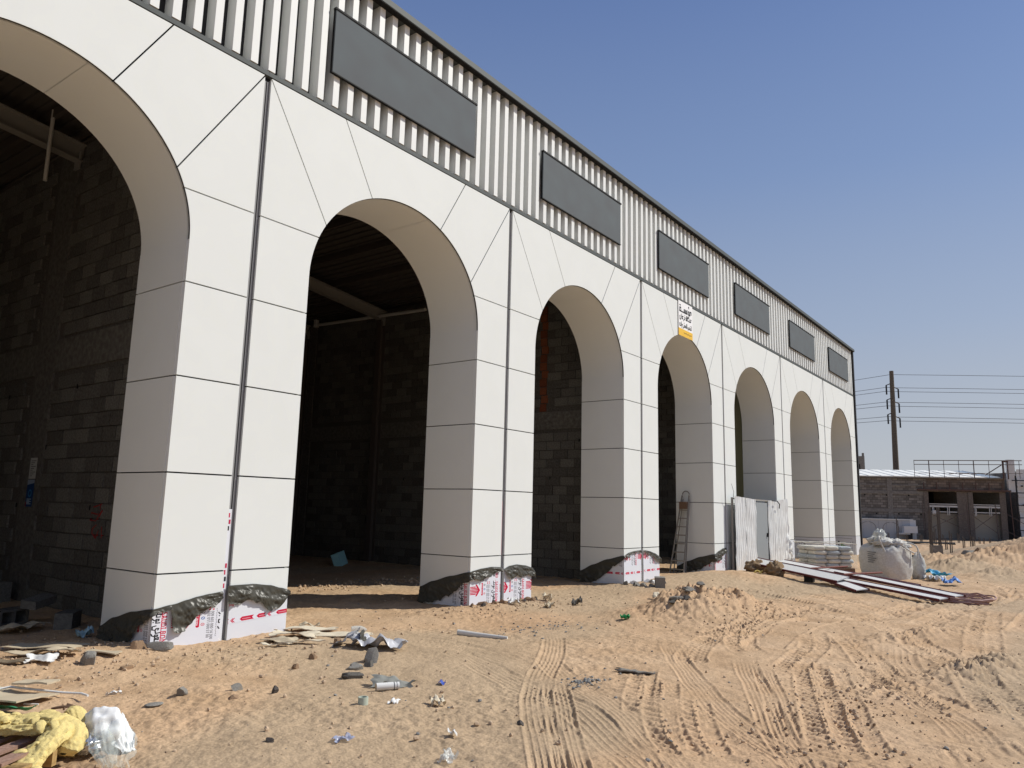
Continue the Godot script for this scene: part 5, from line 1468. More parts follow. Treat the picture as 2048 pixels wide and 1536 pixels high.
func crumpled_bag(size: Vector3, seed_: int) -> ArrayMesh:
	var n := FastNoiseLite.new(); n.seed = seed_; n.frequency = 0.9; n.fractal_octaves = 2
	var nc := FastNoiseLite.new(); nc.seed = seed_ + 3; nc.noise_type = FastNoiseLite.TYPE_CELLULAR; nc.frequency = 1.1; nc.cellular_return_type = FastNoiseLite.RETURN_DISTANCE; nc.fractal_type = FastNoiseLite.FRACTAL_NONE
	var st := mk(); st.set_smooth_group(0)
	var v := []
	var rings := 34; var segs := 48
	for i in rings + 1:
		var row := []
		for j in segs:
			var th := PI * i / rings; var ph := TAU * j / segs
			var d := Vector3(sin(th) * cos(ph), cos(th), sin(th) * sin(ph))
			var r := 1.0 + 0.26 * n.get_noise_3dv(d * 1.3) + 0.16 * nc.get_noise_3dv(d * 1.5) + 0.05 * nc.get_noise_3dv(d * 3.2)
			var p := d * r
			if p.y < -0.72: p.y = -0.72
			row.append(p * size)
		v.append(row)
	for i in rings:
		for j in segs:
			var j2 := (j + 1) % segs
			for p in [v[i][j], v[i][j2], v[i + 1][j2], v[i][j], v[i + 1][j2], v[i + 1][j]]: st.add_vertex(p)
	st.generate_normals()
	return fix_out(st)

func build_interior() -> void:
	var st := mk(); bar(st, Vector3(0.8, 7.72, -4.78), Vector3(0.8, 6.52, -4.78), 0.03, 10)
	tag(obj("hanging_pipe", st.commit(), M.pipe), "pale pipe hanging from the roof inside the nearest arch", "pipe")
	var lp := thing("lamp_batten", "long pale tube batten under the roof along the second hall's wall", "batten")
	var s2 := mk(); bar(s2, Vector3(11.5, 7.28, -11.4), Vector3(11.5, 7.13, -6.6), 0.05, 8); obj("tube", s2.commit(), M.pipe, lp)
	box("end_cap", Vector3(0.12, 0.24, 0.12), Vector3(11.5, 7.33, -11.4), M.pipe, lp)
	var q := QuadMesh.new(); q.size = Vector2(0.25, 0.42)
	var p1 := obj("poster", q, M.poster1); p1.position = Vector3(1.35, 1.64, -5.30); p1.rotation.y = -PI / 2
	tag(p1, "blue poster pasted on the concrete column inside the nearest arch", "poster")
	var q2 := QuadMesh.new(); q2.size = Vector2(0.25, 0.33)
	var p2 := obj("poster", q2, M.poster2); p2.position = Vector3(1.35, 2.03, -5.29); p2.rotation.y = -PI / 2
	tag(p2, "white paper notice pasted above the blue poster", "poster")
	# red sprayed marks by the jamb
	var g := mk()
	for pts in [[[-3.15, 1.46], [-2.95, 1.50], [-3.0, 1.36], [-3.2, 1.38], [-3.22, 1.28], [-3.05, 1.27], [-2.9, 1.42]], [[-3.12, 1.16], [-3.02, 1.22], [-2.94, 1.14], [-3.02, 1.04], [-3.12, 1.10], [-3.12, 1.17]], [[-2.86, 1.2], [-2.84, 1.04]]]:
		var t := []
		for p in pts: t.append(Vector3(1.362, p[1], p[0]))
		tube(g, t, [0.017], 5)
	tag(obj("spray_mark", g.commit(), M.sprayred), "red sprayed Arabic marks on the block wall next to the nearest jamb", "graffiti")

func build_far() -> void:
	# block-built shops across the site
	var b := thing("block_shops", "low grey block building with two dark shop openings and a white roof", "building", Vector3(69.22, 0, 2.85), -1.0838)
	var H := 4.93
	for q in [[-30.0, -5.68, 0.0, H], [-3.3, -2.46, 0.0, 3.84], [-0.2, 0.25, 0.0, 3.84], [-5.68, 0.25, 3.84, H]]:
		var cx: float = (q[0] + q[1]) / 2
		box("wall", Vector3(q[1] - q[0], q[3] - q[2], 0.2), Vector3(cx, (q[2] + q[3]) / 2, -0.1), M.farblock if q[0] < -10 else (M.farbrown if q[2] > 1.0 else M.farbrown2), b)
	for x in [-8.5, -12.6, -16.7]: box("column", Vector3(0.4, H, 0.06), Vector3(x, H / 2, 0.03), M.farconc, b)
	for y in [2.25, 3.72, 4.3]: box("ring_beam", Vector3(24.3, 0.26 if y < 4 else 0.1, 0.05), Vector3(-17.85, y, 0.025), M.farconc, b)
	for x in [-5.75, -3.25, -2.5]: box("pier", Vector3(0.35, 3.84, 0.08), Vector3(x + (0.1 if x > -3 else 0), 1.92, 0.04), M.farbrown2, b)
	for k in 16: box("tie_hole", Vector3(0.12, 0.1, 0.02), Vector3(-6.2 - k * 0.85, 3.48 if k % 2 else 1.98, 0.01), M.black, b)
	# the two halls behind the openings
	box("hall_back_wall", Vector3(6.0, 2.1, 0.2), Vector3(-2.9, 1.05, -1.0), M.farplaster, b)
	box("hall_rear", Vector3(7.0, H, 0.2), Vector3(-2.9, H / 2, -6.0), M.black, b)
	for x in [-6.0, -2.9, 0.15]: box("cross_wall", Vector3(0.2, H, 6.0), Vector3(x, H / 2, -3.2), M.farconc, b)
	box("opening_floor", Vector3(7, 0.1, 6), Vector3(-3, 0.06, -3), M.farconc, b)
	for q in [[-5.6, -3.35], [-2.4, -0.25]]:
		var w: float = q[1] - q[0]
		box("white_lintel_pipe", Vector3(w, 0.14, 0.14), Vector3((q[0] + q[1]) / 2, 2.66, 0.0), M.pipe, b)
		box("white_lintel_pipe", Vector3(w, 0.06, 0.08), Vector3((q[0] + q[1]) / 2, 2.84, 0.0), M.pipe, b)
		box("white_lintel_pipe", Vector3(w, 0.08, 0.08), Vector3((q[0] + q[1]) / 2, 2.22, -0.05), M.pipe, b)
		for f in [0.12, 0.16, 0.62, 0.68]: box("hanger", Vector3(0.045, 0.8, 0.04), Vector3(lerpf(q[0], q[1], f), 2.35, 0.09), M.pipe, b)
	box("plant_box", Vector3(0.5, 0.26, 0.2), Vector3(-5.15, 2.2, 0.2), M.pipe, b)
	# roof: white sheets with low ribs
	var tilt := 0.13
	for k in 30:
		var rs := box("roof_sheet", Vector3(1.005, 0.05, 7.0), Vector3(-29.6 + k * 1.0, H + 0.09 + 3.5 * sin(tilt), -3.3), M.farroof if k < 29 else M.farblue, b, Vector3(tilt, 0, 0))
		box("rib", Vector3(0.05, 0.05, 7.0), Vector3(0.45, 0.035, 0), M.farroof, rs)
	box("eave_line", Vector3(30.4, 0.08, 0.12), Vector3(-14.9, H + 0.02, 0.1), M.farconc, b)
	# rusty steel channel over the openings
	box("steel_channel", Vector3(7.0, 0.12, 0.2), Vector3(-2.9, 3.98, 0.12), M.rust, b)
	for k in 7: box("stub", Vector3(0.06, 0.55, 0.06), Vector3(-5.9 + k * 0.98, 4.3, 0.16), M.rust, b)
	# scaffolding along its front
	var s := thing("scaffolding", "thin steel scaffold railing standing along the front of the block shops", "scaffolding", Vector3(69.22, 0, 2.85), -1.0838)
	for q in [[6.30, 0.035], [5.98, 0.03], [5.28, 0.02]]:
		var st := mk(); bar(st, Vector3(-6.75, q[0], 0.75), Vector3(1.3, q[0] + 0.08, 0.75), q[1], 5); obj("rail", st.commit(), M.scaf, s)
	for k in 8:
		var st2 := mk(); var x := -6.75 + k * 1.12
		bar(st2, Vector3(x, 4.95, 0.75), Vector3(x, 6.34, 0.75), 0.022 if k != 4 and k != 1 else 0.04, 5); obj("upright", st2.commit(), M.scaf, s)
	for x in [-6.3, -5.8, -3.0, -0.9, 0.25]:
		var st3 := mk(); bar(st3, Vector3(x, 0, 0.9), Vector3(x - 0.05, 4.0 if x > 0 else 2.9, 0.85), 0.035, 5); obj("upright", st3.commit(), M.scaf if x < 0 else M.rust, s)
	for q in [[-6.3, 0.7, -3.0, 2.3], [-3.0, 0.7, -6.3, 2.3], [-3.0, 0.6, -0.9, 2.2], [-0.9, 0.6, -3.0, 2.2], [-0.9, 2.6, 1.2, 1.3], [-0.9, 1.2, 1.2, 0.0]]:
		var st4 := mk(); bar(st4, Vector3(q[0], q[1], 0.9), Vector3(q[2], q[3], 0.9), 0.022, 5); obj("brace", st4.commit(), M.scaf, s)
	var tr := mk()
	bar(tr, Vector3(-1.4, 5.2, 0.6), Vector3(-0.05, 6.1, 0.6), 0.04, 5); bar(tr, Vector3(-0.05, 4.9, 0.6), Vector3(-0.05, 6.35, 0.6), 0.06, 5); bar(tr, Vector3(0.3, 4.9, 0.6), Vector3(0.3, 6.35, 0.6), 0.05, 5); bar(tr, Vector3(-0.1, 6.3, 0.6), Vector3(0.35, 6.3, 0.6), 0.06, 5)
	obj("corner_frame", tr.commit(), M.rust, s)
	var sc := mk()
	for k in 9: bar(sc, Vector3(-3.4 + k * 0.28, 5.35 + 0.05 * (k % 3), -1.2), Vector3(-2.8 + k * 0.3, 5.42 + 0.04 * (k % 2), -1.8), 0.03, 4)
	tag(obj("roof_scrap", sc.commit(), M.scaf), "dark scraps of bar left lying on the white roof of the shops", "scrap metal").transform = s.transform
	# wrapped building at the right edge
	var w := thing("wrapped_building", "building wrapped in white sheets behind dark scaffold bars at the right edge", "building", Vector3(69.22, 0, 2.85), -1.0838)
	box("core", Vector3(8, 5.6, 8), Vector3(5.4, 2.8, -4.2), M.farconc, w)
	for r in 5:
		for c2 in 4:
			var o := obj("wrap_sheet", sheet(2.0, 1.12, 400 + r * 4 + c2, 0.12, 10, 8, 0.05, 3.0), M.white, w)
			o.position = Vector3(2.2 + c2 * 2.0, 0.7 + r * 1.12, -0.12); o.rotation.x = PI / 2
	box("white_post", Vector3(0.55, 2.6, 0.3), Vector3(0.75, 5.2, 0.0), M.white, w)
	for r in 5:
		box("scaffold_bar", Vector3(8, 0.07, 0.07), Vector3(4.6, 0.9 + r * 0.98, 0.45), M.dark, w)
	for c2 in 6: box("scaffold_bar", Vector3(0.07, 5.2, 0.07), Vector3(0.85 + c2 * 1.25, 2.6, 0.5), M.dark, w)
	for k in 14: box("wrap_tie", Vector3(0.16, 0.1, 0.03), Vector3(1.5 + (k % 5) * 0.55, 0.8 + (k / 5) * 1.7 + 0.2 * (k % 3), 0.06), M.dark, w)
	# white panelled cabin and board in front of the shops
	var cab := thing("site_cabin", "low white site cabin with arched panel marks before the block wall", "cabin", Vector3(66.6, 0, -1.0), -1.0838)
	for k in 10: box("wall_panel", Vector3(0.585, 1.5, 0.1), Vector3(-8.6 + k * 0.595 + 0.3, 0.75, 0.0), M.cabin, cab)
	for k in 3:
		var am := mk(); var pts := []
		for q in 13: pts.append(Vector3(-7.6 + k * 1.75 - 0.62 * cos(PI * q / 12.0), 0.55 + 0.75 * pow(sin(PI * q / 12.0), 0.6), 0.055))
		tube(am, pts, [0.018], 5); obj("arch_trim", am.commit(), M.farconc, cab)
	box("cabin_end", Vector3(0.45, 1.5, 1.6), Vector3(-2.42, 0.75, -0.75), M.white, cab)
	box("cabin_roof", Vector3(6.4, 0.06, 1.8), Vector3(-5.6, 1.53, -0.8), M.farroof, cab)
	var ub := thing("utility_box", "small white box on the ground before the grey block wall", "box", Vector3(64.9, 0, -3.3), -1.0838)
	box("box_body", Vector3(1.0, 0.55, 0.6), Vector3(0, 0.75, 0), M.white, ub); box("bracket", Vector3(0.9, 0.12, 0.5), Vector3(-0.5, 0.42, 0), M.pipe, ub); box("stand", Vector3(0.3, 0.5, 0.3), Vector3(0, 0.25, 0), M.dark, ub)
	# unfinished concrete tower behind
	var tw := thing("concrete_tower", "unfinished grey concrete building corner seen past the arcade's end", "building", Vector3(113.5, 0, -18.6), -1.0838)
	box("wall", Vector3(4.2, 10.4, 4.0), Vector3(0, 5.2, -2.0), M.towerconc, tw)
	box("parapet", Vector3(0.25, 0.5, 0.25), Vector3(1.95, 10.6, -0.15), M.towerconc, tw)
	box("window", Vector3(0.6, 0.8, 0.06), Vector3(1.15, 8.85, 0.0), M.black, tw)
	# utility pole and lines
	var pp := thing("utility_pole", "tall wooden utility pole with dark insulators beyond the shops", "utility pole", Vector3(80.09, 0, -6.74))
	var pm := mk(); tube(pm, [Vector3(0, 0, 0), Vector3(0.12, 8, 0.05), Vector3(0.3, 16.45, 0.1)], [0.33, 0.27, 0.2], 12); obj("pole", pm.commit(), M.polewood, pp)
	var rt := Vector3(0.6, 0, 0.8)
	var ly := [16.1, 14.75, 14.35, 13.25, 12.85, 11.75, 11.35]
	for k in 3:
		for sg in [-1.0, 1.0]:
			var im := mk(); var y0 := 14.95 - k * 1.5 - (0.35 if sg > 0 else 0.0)
			var at: Vector3 = rt * sg * 0.6 + Vector3(0.22, 0, 0.1)
			bar(im, at + Vector3(0, y0, 0), at + Vector3(0.02, y0 - 0.95, 0), 0.075, 8)
			obj("insulator", im.commit(), M.dark, pp)
			var arm := mk(); bar(arm, Vector3(0.24, y0 + 0.25, 0.08), at + Vector3(0, y0, 0), 0.05, 6); obj("arm", arm.commit(), M.steeldark, pp)
	var LN := ["topmost single power line on the pole", "upper line of the highest pair", "lower line of the highest pair", "upper line of the middle pair", "lower line of the middle pair", "upper line of the lowest pair", "lower line of the lowest pair"]
	for k in 7:
		var pts := []
		var side_ := 0.0 if k == 0 else 0.6
		var c := Vector3(80.35, ly[k], -6.65)
		var dl := Vector3(3.3, 0.35, -3.9) ; var dr := Vector3(6.8, 0.0, 11.0)
		for q in range(12, 0, -1): pts.append(c - rt * side_ + dl * (q * 0.8) + Vector3(0, -0.0018 * q * (30 - q) * 1.2, 0))
		pts.append(c - rt * side_); pts.append(c + rt * side_ + Vector3(0, -0.02, 0))
		for q in range(1, 10): pts.append(c + rt * side_ + dr * (q * 0.5) + Vector3(0, -0.022 * q * (18 - q) * 0.12, 0))
		var st5 := mk(); tube(st5, pts, [0.022], 4)
		tag(obj("power_line", st5.commit(), M.wire), LN[k], "power line")
	# starter bars standing in the new foundations
	var RB := [[42.6, 1.3, 0.88], [51.1, 0.3, 0.75], [42.9, 1.5, 0.88], [61.2, -0.7, 0.44], [56.4, 0.1, 0.55], [39.7, 2.4, 0.50], [36.5, 3.0, 0.95], [46.2, 2.2, 0.48], [40.2, 3.1, 0.52], [43.3, 3.1, 0.56], [43.5, 3.2, 0.51], [55.7, 2.3, 0.39], [58.4, 2.3, 0.35], [55.6, 2.9, 0.36], [46.3, -2.0, 0.66], [52.7, -2.8, 0.62], [55.3, -3.1, 0.59], [44.5, -0.6, 1.44], [52.7, -1.5, 0.53], [51.1, -0.4, 0.56], [53.9, -0.9, 0.45], [47.8, -2.4, 0.65]]
	for q in RB:
		var st6 := mk()
		for e in 3: bar(st6, Vector3(0.06 * (e % 2), -0.3, 0.07 * (e / 2)), Vector3(0.06 * (e % 2) + 0.02 * e, float(q[2]) * (1.0 - 0.06 * e), 0.07 * (e / 2)), 0.022, 5)
		var o := obj("starter_bars", st6.commit(), M.steeldark); o.position = Vector3(q[0], gh(q[0], q[1]) + 0.05, q[1])
		tag(o, "thin rusty starter bars standing up from the foundation sand", "rebar", "starter bars in the foundations")
	var col := thing("column_stub", "short grey concrete column stub with tall bars over the trench", "column stub", Vector3(34.5, gh(34.5, 2.7) - 0.3, 2.7), -1.08)
	box("stub_body", Vector3(0.42, 1.1, 0.36), Vector3(0, 0.45, 0), M.farconc, col)
	for q in [[-0.17, 0.1], [0.17, 0.1], [-0.17, -0.1], [0.17, -0.1]]: box("bar", Vector3(0.05, 1.9, 0.05), Vector3(q[0], 1.7, q[1]), M.steeldark, col)
	for q in [[Vector3(42.4, 0.3, -0.5), Vector3(44.0, 0.3, 2.3), "dark formwork plank across the far foundation"], [Vector3(31.5, 0.02, 1.2), Vector3(32.3, 0.02, 3.4), "black shadowy plank lining the trench edge"]]:
		var st7 := mk(); bar(st7, q[0], q[1], 0.09, 4); tag(obj("formwork_plank", st7.commit(), M.dark), q[2], "plank")

# ---------------------------------------------------------------- materials
func build_materials() -> void:
	var panelgrain := noise_tex(0.008, Color(0.988, 0.988, 0.985), Color(1, 1, 1), 61, 512, 3)
	M.acp = grain(mat(0.735, 0.755, 0.735, 0.62), panelgrain, 0.3)
	M.black = mat(0.012, 0.012, 0.013, 0.7)
	M.dark = mat(0.03, 0.03, 0.032, 0.6)
	M.backing = mat(0.02, 0.02, 0.022, 0.9)
	M.channel = mat(0.24, 0.24, 0.245, 0.5)
	M.trim = mat(0.085, 0.095, 0.095, 0.6)
	M.fin = grain(mat(0.76, 0.775, 0.76, 0.5), panelgrain, 0.5)
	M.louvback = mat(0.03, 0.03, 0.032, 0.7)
	M.board = grain(mat(0.120, 0.140, 0.150, 0.8), noise_tex(0.006, Color(0.96, 0.93, 0.93), Color(1, 1, 1), 62, 512, 3), 0.3)
	var cg := noise_tex(0.03, Color(0.72, 0.71, 0.70), Color(1, 1, 1), 63, 512, 5)
	var cb := bump_tex(0.06, 64, 512, 6.0)
	M.conc = grain(mat(0.18, 0.17, 0.155, 0.9), cg, 0.6, cb, 0.5)
	M.conc2 = grain(mat(0.20, 0.19, 0.172, 0.9), cg, 0.5, cb, 0.5)
	M.mortar = grain(mat(0.15, 0.14, 0.125, 0.95), cg, 1.2, cb, 0.8)
	M.block = grain(mat(0.195, 0.187, 0.17, 0.95), cg, 1.3, cb, 0.9)
	M.block2 = grain(mat(0.155, 0.147, 0.133, 0.95), cg, 1.1, cb, 0.9)
	M.block3 = grain(mat(0.23, 0.222, 0.20, 0.95), cg, 1.5, cb, 0.9)
	M.clay = grain(mat(0.32, 0.11, 0.055, 0.9), cg, 2.0, cb, 0.6)
	M.clay2 = grain(mat(0.26, 0.085, 0.045, 0.9), cg, 2.0, cb, 0.6)
	M.roofin = mat(0.10, 0.09, 0.08, 0.85)
	M.steel = mat(0.28, 0.265, 0.24, 0.6)
	M.steeldark = mat(0.10, 0.085, 0.075, 0.7)
	M.film = mat(1, 1, 1, 0.35); M.film.albedo_texture = film_print()
	M.filmtop = M.film
	M.filmup = mat(1, 1, 1, 0.35); M.filmup.albedo_texture = M.film.albedo_texture
	M.filmplain = mat(0.70, 0.715, 0.76, 0.35)
	M.arrow = mat(1, 1, 1, 0.35); M.arrow.albedo_texture = arrow_print()
	M.green = mat(1, 1, 1, 0.4); M.green.albedo_texture = green_print()
	M.greenplain = mat(0.66, 0.68, 0.71, 0.4)
	M.banner = mat(1, 1, 1, 0.6); M.banner.albedo_texture = banner_print()
	M.poster1 = mat(1, 1, 1, 0.7); M.poster1.albedo_texture = poster_print(true)
	M.poster2 = mat(1, 1, 1, 0.7); M.poster2.albedo_texture = poster_print(false)
	M.flap = mat(0.070, 0.066, 0.053, 0.33)
	M.red = mat(0.5, 0.03, 0.08, 0.4); M.redfade = mat(0.5, 0.18, 0.22, 0.5)
	M.sprayred = mat(0.30, 0.03, 0.03, 0.8)
	M.sheet = grain(mat(0.80, 0.815, 0.81, 0.5), noise_tex(0.02, Color(0.97, 0.965, 0.95), Color(1, 1, 1), 65, 512, 4), 0.8)
	M.doorgrey = mat(0.27, 0.29, 0.30, 0.5)
	M.olive = mat(0.36, 0.36, 0.24, 0.9)
	M.alu = mat(0.25, 0.235, 0.21, 0.55, 0.2)
	M.woodbrown = mat(0.16, 0.10, 0.065, 0.8)
	M.white = mat(0.72, 0.71, 0.68, 0.6)
	M.sack = mat(0.66, 0.63, 0.54, 0.7); M.sack2 = mat(0.58, 0.56, 0.49, 0.7); M.sack3 = mat(0.44, 0.49, 0.51, 0.6)
	var wv := bump_tex(0.12, 66, 512, 4.0)
	M.woven = grain(mat(0.64, 0.63, 0.60, 0.75), noise_tex(0.02, Color(0.86, 0.85, 0.83), Color(1, 1, 1), 67, 512, 4), 1.5, wv, 0.5)
	M.greyink = mat(0.18, 0.18, 0.18, 0.8)
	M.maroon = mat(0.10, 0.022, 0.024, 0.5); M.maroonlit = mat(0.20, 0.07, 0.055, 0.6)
	M.hose = mat(0.36, 0.22, 0.19, 0.6)
	M.concrough = grain(mat(0.33, 0.315, 0.285, 0.95), cg, 4.0, cb, 1.2)
	M.concdark = grain(mat(0.17, 0.158, 0.14, 0.95), cg, 4.0, cb, 1.2)
	M.stonegrey = grain(mat(0.31, 0.29, 0.255, 0.9), cg, 6.0, cb, 1.0)
	M.stonedark = grain(mat(0.12, 0.105, 0.095, 0.9), cg, 6.0, cb, 1.0)
	M.stonetan = grain(mat(0.40, 0.27, 0.17, 0.95), cg, 6.0, cb, 1.0)
	M.boulder = grain(mat(0.36, 0.25, 0.15, 0.95), cg, 3.0, cb, 1.3)
	M.card = mat(0.50, 0.42, 0.30, 0.9)
	M.card2 = grain(mat(0.28, 0.22, 0.15, 0.9), cg, 2.0)
	M.cream = mat(0.66, 0.58, 0.44, 0.9)
	M.ragblue = mat(0.34, 0.48, 0.52, 0.8); M.raggrey = mat(0.24, 0.24, 0.215, 0.9)
	M.silver = mat(0.50, 0.50, 0.52, 0.4, 0.15)
	M.foil = mat(0.6, 0.6, 0.6, 0.22, 0.9)
	M.tape = mat(0.42, 0.46, 0.38, 0.6)
	M.blue = mat(0.05, 0.10, 0.42, 0.5); M.blue2 = mat(0.13, 0.28, 0.62, 0.5); M.turq = mat(0.08, 0.36, 0.55, 0.5); M.bluepale = mat(0.25, 0.42, 0.62, 0.5)
	M.green_plastic = mat(0.04, 0.22, 0.10, 0.5); M.greenbright = mat(0.03, 0.30, 0.10, 0.5)
	M.yellow = mat(0.62, 0.46, 0.14, 0.8); M.cyan = mat(0.36, 0.66, 0.70, 0.7)
	M.pipe = mat(0.62, 0.60, 0.56, 0.6)
	M.wool = grain(mat(0.90, 0.74, 0.34, 0.98), noise_tex(0.05, Color(0.80, 0.78, 0.70), Color(1, 1, 1), 68, 512, 5), 6.0, bump_tex(0.1, 69, 512, 8.0), 0.8)
	M.bagwhite = mat(0.76, 0.76, 0.75, 0.45); M.bagwhite.backlight_enabled = true; M.bagwhite.backlight = Color(0.15, 0.15, 0.15)
	M.clearfilm = mat(0.75, 0.82, 0.76, 0.12); M.clearfilm.transparency = BaseMaterial3D.TRANSPARENCY_ALPHA; M.clearfilm.albedo_color.a = 0.2
	M.clearfilm2 = mat(0.72, 0.74, 0.70, 0.15); M.clearfilm2.transparency = BaseMaterial3D.TRANSPARENCY_ALPHA; M.clearfilm2.albedo_color.a = 0.5
	M.wrapfilm = mat(0.8, 0.8, 0.78, 0.35); M.wrapfilm.transparency = BaseMaterial3D.TRANSPARENCY_ALPHA; M.wrapfilm.albedo_color.a = 0.10
	M.bluefilm = mat(0.34, 0.38, 0.52, 0.25); M.bluefilm.transparency = BaseMaterial3D.TRANSPARENCY_ALPHA; M.bluefilm.albedo_color.a = 0.7
	var wg := noise_tex(0.02, Color(0.75, 0.73, 0.70), Color(1, 1, 1), 70, 512, 4)
	M.woodpink = grain(mat(0.42, 0.27, 0.21, 0.85), wg, 3.0); M.woodpink2 = grain(mat(0.36, 0.24, 0.19, 0.85), wg, 3.0)
	M.woodyellow = grain(mat(0.50, 0.34, 0.15, 0.8), wg, 3.0)
	# far buildings
	var fb := block_tex()
	M.farblock = mat(0.29, 0.27, 0.245, 0.95); M.farblock.albedo_texture = fb; M.farblock.uv1_triplanar = true; M.farblock.uv1_scale = Vector3(0.25, 0.25, 0.25)
	M.farbrown = mat(0.255, 0.21, 0.18, 0.95); M.farbrown.albedo_texture = fb; M.farbrown.uv1_triplanar = true; M.farbrown.uv1_scale = Vector3(0.25, 0.25, 0.25)
	M.farbrown2 = grain(mat(0.235, 0.20, 0.17, 0.95), cg, 0.4)
	M.farconc = grain(mat(0.30, 0.28, 0.25, 0.9), cg, 0.3)
	M.farplaster = mat(0.46, 0.42, 0.35, 0.9)
	M.farroof = mat(0.84, 0.83, 0.77, 0.7); M.farblue = mat(0.28, 0.33, 0.38, 0.5)
	M.rust = mat(0.12, 0.075, 0.062, 0.8); M.scaf = mat(0.13, 0.10, 0.09, 0.7)
	M.cabin = mat(0.52, 0.51, 0.49, 0.6)
	M.towerconc = grain(mat(0.33, 0.32, 0.29, 0.9), cg, 0.3)
	M.polewood = grain(mat(0.20, 0.165, 0.125, 0.9), cg, 0.5)
	M.wire = mat(0.10, 0.11, 0.13, 0.6)
	M.pebble = mat(0.50, 0.37, 0.25, 0.95); M.pebblegrey = mat(0.25, 0.245, 0.23, 0.95); M.pebbledark = mat(0.24, 0.165, 0.11, 0.95)

func block_tex() -> ImageTexture:
	# coursed blockwork too far away to tell block from block: 4 m square
	var r2 := RandomNumberGenerator.new(); r2.seed = 17
	var img := Image.create(256, 256, false, Image.FORMAT_RGB8)
	img.fill(Color(0.62, 0.61, 0.6))
	for row in 20:
		for c in 11:
			var v := r2.randf_range(0.72, 1.0)
			img.fill_rect(Rect2i(int(c * 25.6 - (12 if row % 2 else 0)), int(row * 12.8), 24, 11), Color(v, v * 0.985, v * 0.96))
	return tex_of(img)

# clear hazy desert sky: pale at the horizon, deeper blue above, brighter round the sun
func sky_image(to_sun: Vector3) -> ImageTexture:
	var w := 512; var h := 256
	var stops := [[-90.0, Color(0.42, 0.36, 0.30)], [-3.0, Color(0.60, 0.56, 0.52)], [0.0, Color(0.700, 0.710, 0.718)], [5.0, Color(0.665, 0.690, 0.722)], [13.0, Color(0.572, 0.630, 0.722)], [24.0, Color(0.455, 0.540, 0.688)], [36.0, Color(0.366, 0.456, 0.632)], [55.0, Color(0.28, 0.38, 0.58)], [90.0, Color(0.23, 0.33, 0.54)]]
	var img := Image.create(w, h, false, Image.FORMAT_RGBF)
	for y in h:
		var e := 90.0 - 180.0 * (y + 0.5) / h
		var k := 0
		while k < stops.size() - 2 and e > float(stops[k + 1][0]): k += 1
		var f := clampf((e - stops[k][0]) / (stops[k + 1][0] - stops[k][0]), 0, 1)
		var c: Color = (stops[k][1] as Color).srgb_to_linear().lerp((stops[k + 1][1] as Color).srgb_to_linear(), f)
		for x in w:
			var a := TAU * (x + 0.5) / w
			var d := Vector3(sin(a) * cos(deg_to_rad(e)), sin(deg_to_rad(e)), -cos(a) * cos(deg_to_rad(e)))
			var g := rad_to_deg(acos(clampf(d.dot(to_sun), -1, 1)))
			var s := (1.0 + 1.1 * exp(-g / 30.0)) if e > -3.0 else 1.0
			img.set_pixel(x, y, Color(c.r * s, c.g * s, c.b * s))
	return ImageTexture.create_from_image(img)

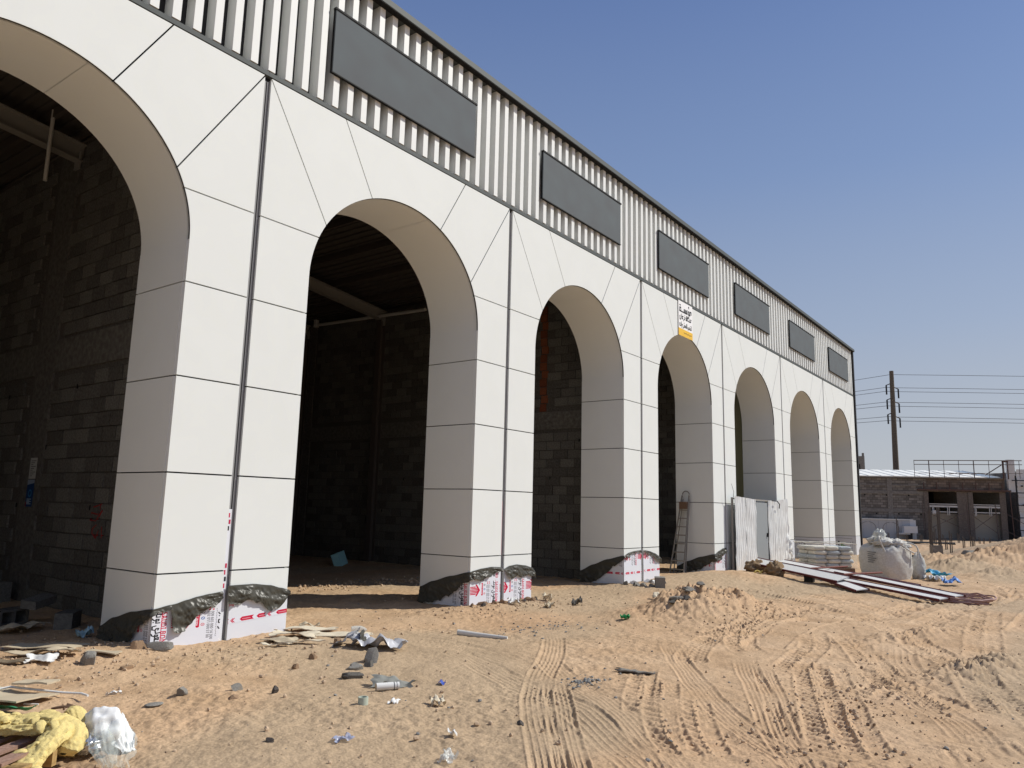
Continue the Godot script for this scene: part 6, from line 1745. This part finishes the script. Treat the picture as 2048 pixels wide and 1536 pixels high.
# ---------------------------------------------------------------- the scene
func _ready() -> void:
	rng.seed = 1
	var yaw := 0.92876; var pitch := 0.16402; var roll := 0.02392
	var F := Vector3(sin(yaw) * cos(pitch), sin(pitch), -cos(yaw) * cos(pitch))
	var R0 := Vector3(cos(yaw), 0, sin(yaw))
	var U0 := R0.cross(F)
	var R := R0 * cos(roll) + U0 * sin(roll); var U := U0 * cos(roll) - R0 * sin(roll)
	var cam := Camera3D.new(); cam.name = "camera"
	cam.transform = Transform3D(Basis(R, U, -F), Vector3(CAMX, 1.56, CAMZ))
	cam.fov = 53.62; cam.near = 0.05; cam.far = 6000.0
	add_child(cam); cam.current = true
	var we := WorldEnvironment.new(); we.name = "world"
	var env := Environment.new()
	env.background_mode = Environment.BG_SKY
	var el := deg_to_rad(42.0); var az := deg_to_rad(48.0)
	var to_sun := Vector3(sin(az) * cos(el), sin(el), cos(az) * cos(el))
	var sky := Sky.new(); var sm := PanoramaSkyMaterial.new()
	sm.panorama = sky_image(to_sun)
	sky.sky_material = sm
	env.sky = sky
	env.ambient_light_source = Environment.AMBIENT_SOURCE_SKY
	env.tonemap_mode = Environment.TONE_MAPPER_LINEAR
	env.tonemap_exposure = 1.0
	env.sdfgi_enabled = true; env.ssao_enabled = true; env.ssil_enabled = true
	we.environment = env
	add_child(we)
	var sun := DirectionalLight3D.new(); sun.name = "sun"
	sun.light_energy = 1.4; sun.light_color = Color(1.0, 0.985, 0.945); sun.light_angular_distance = 0.5
	sun.shadow_enabled = true
	add_child(sun)
	sun.look_at_from_position(Vector3.ZERO, -to_sun, Vector3.UP)

	build_materials()
	build_ground()
	build_arcade()
	block_wall(1.47, "grey block wall seen through the nearest arch, pale beam across it", [[-1.0, -9.5]], [-5.35, -12.0], Vector2(3.55, 4.07), 300, 5)
	block_wall(11.88, "dark block wall behind the third arch with an orange clay strip", [[-1.0, -4.2], [-6.0, -9.5]], [-5.35, -12.0], Vector2(3.55, 3.99), 300, 6, -2.66)
	block_wall(22.28, "dark block wall deep inside the fourth arch", [[-1.0, -2.0]], [-5.35, -12.0], Vector2(3.55, 3.99), 20, 7)
	build_interior()
	var pl := box("plaster_board", Vector3(0.03, 7.0, 2.6), Vector3(22.12, 3.5, -2.45), M.olive, self)
	tag(pl, "olive plastered strip of wall lit inside the fifth arch", "wall board")
	build_far()
	build_screen()
	build_ladder()
	build_banner()
	build_pallet_sacks()
	build_bulk_bag()
	build_boards()
	build_debris()
	build_foreground()
	var pm := lump(Vector3.ONE * 0.5, 901, 0.35, 5, 7, 1.4, true)
	var pm2 := lump(Vector3(0.6, 0.35, 0.5), 902, 0.4, 5, 7, 1.4, true)
	scatter("tan_gravel", "loose tan pebbles and clods scattered over the sand", pm, M.pebble, 5200, 0.007, 0.05, 31, [[1.0, 0.5, 1.2, 0.5], [6.5, 0.4, 1.0, 0.4], [8.2, 3.4, 1.0, 0.6], [3.5, 6.3, 1.2, 0.5], [0.0, -0.6, 0.8, 0.5]])
	scatter("grey_gravel", "loose grey block chips scattered over the sand", pm2, M.pebblegrey, 2000, 0.007, 0.045, 32, [[4.9, 1.95, 0.5, 0.25], [5.4, 2.05, 0.4, 0.25], [2.55, 4.15, 0.12, 0.10], [7.2, -4.2, 1.2, 0.4], [7.0, -3.7, 1.5, 0.3], [0.5, -1.6, 0.9, 0.7], [11.3, 0.3, 0.5, 0.2], [10.5, -1.6, 0.8, 0.6], [22.0, 0.9, 0.8, 0.4]])
	scatter("pale_rubble", "pale rubble strip lying in the sunlight inside the second arch", pm, M.pebble, 420, 0.010, 0.081, 34, [[7.3, -4.1, 1.0, 0.22], [6.2, -3.6, 0.8, 0.2], [8.6, -3.6, 0.6, 0.3]])
	scatter("brown_clods", "dark brown clods scattered over the sand", pm, M.pebbledark, 600, 0.007, 0.04, 33, [[3.4, 6.3, 0.8, 0.3], [8.3, 3.4, 0.8, 0.5], [6.5, 0.4, 1.0, 0.3], [2.2, 6.3, 0.6, 0.2]])
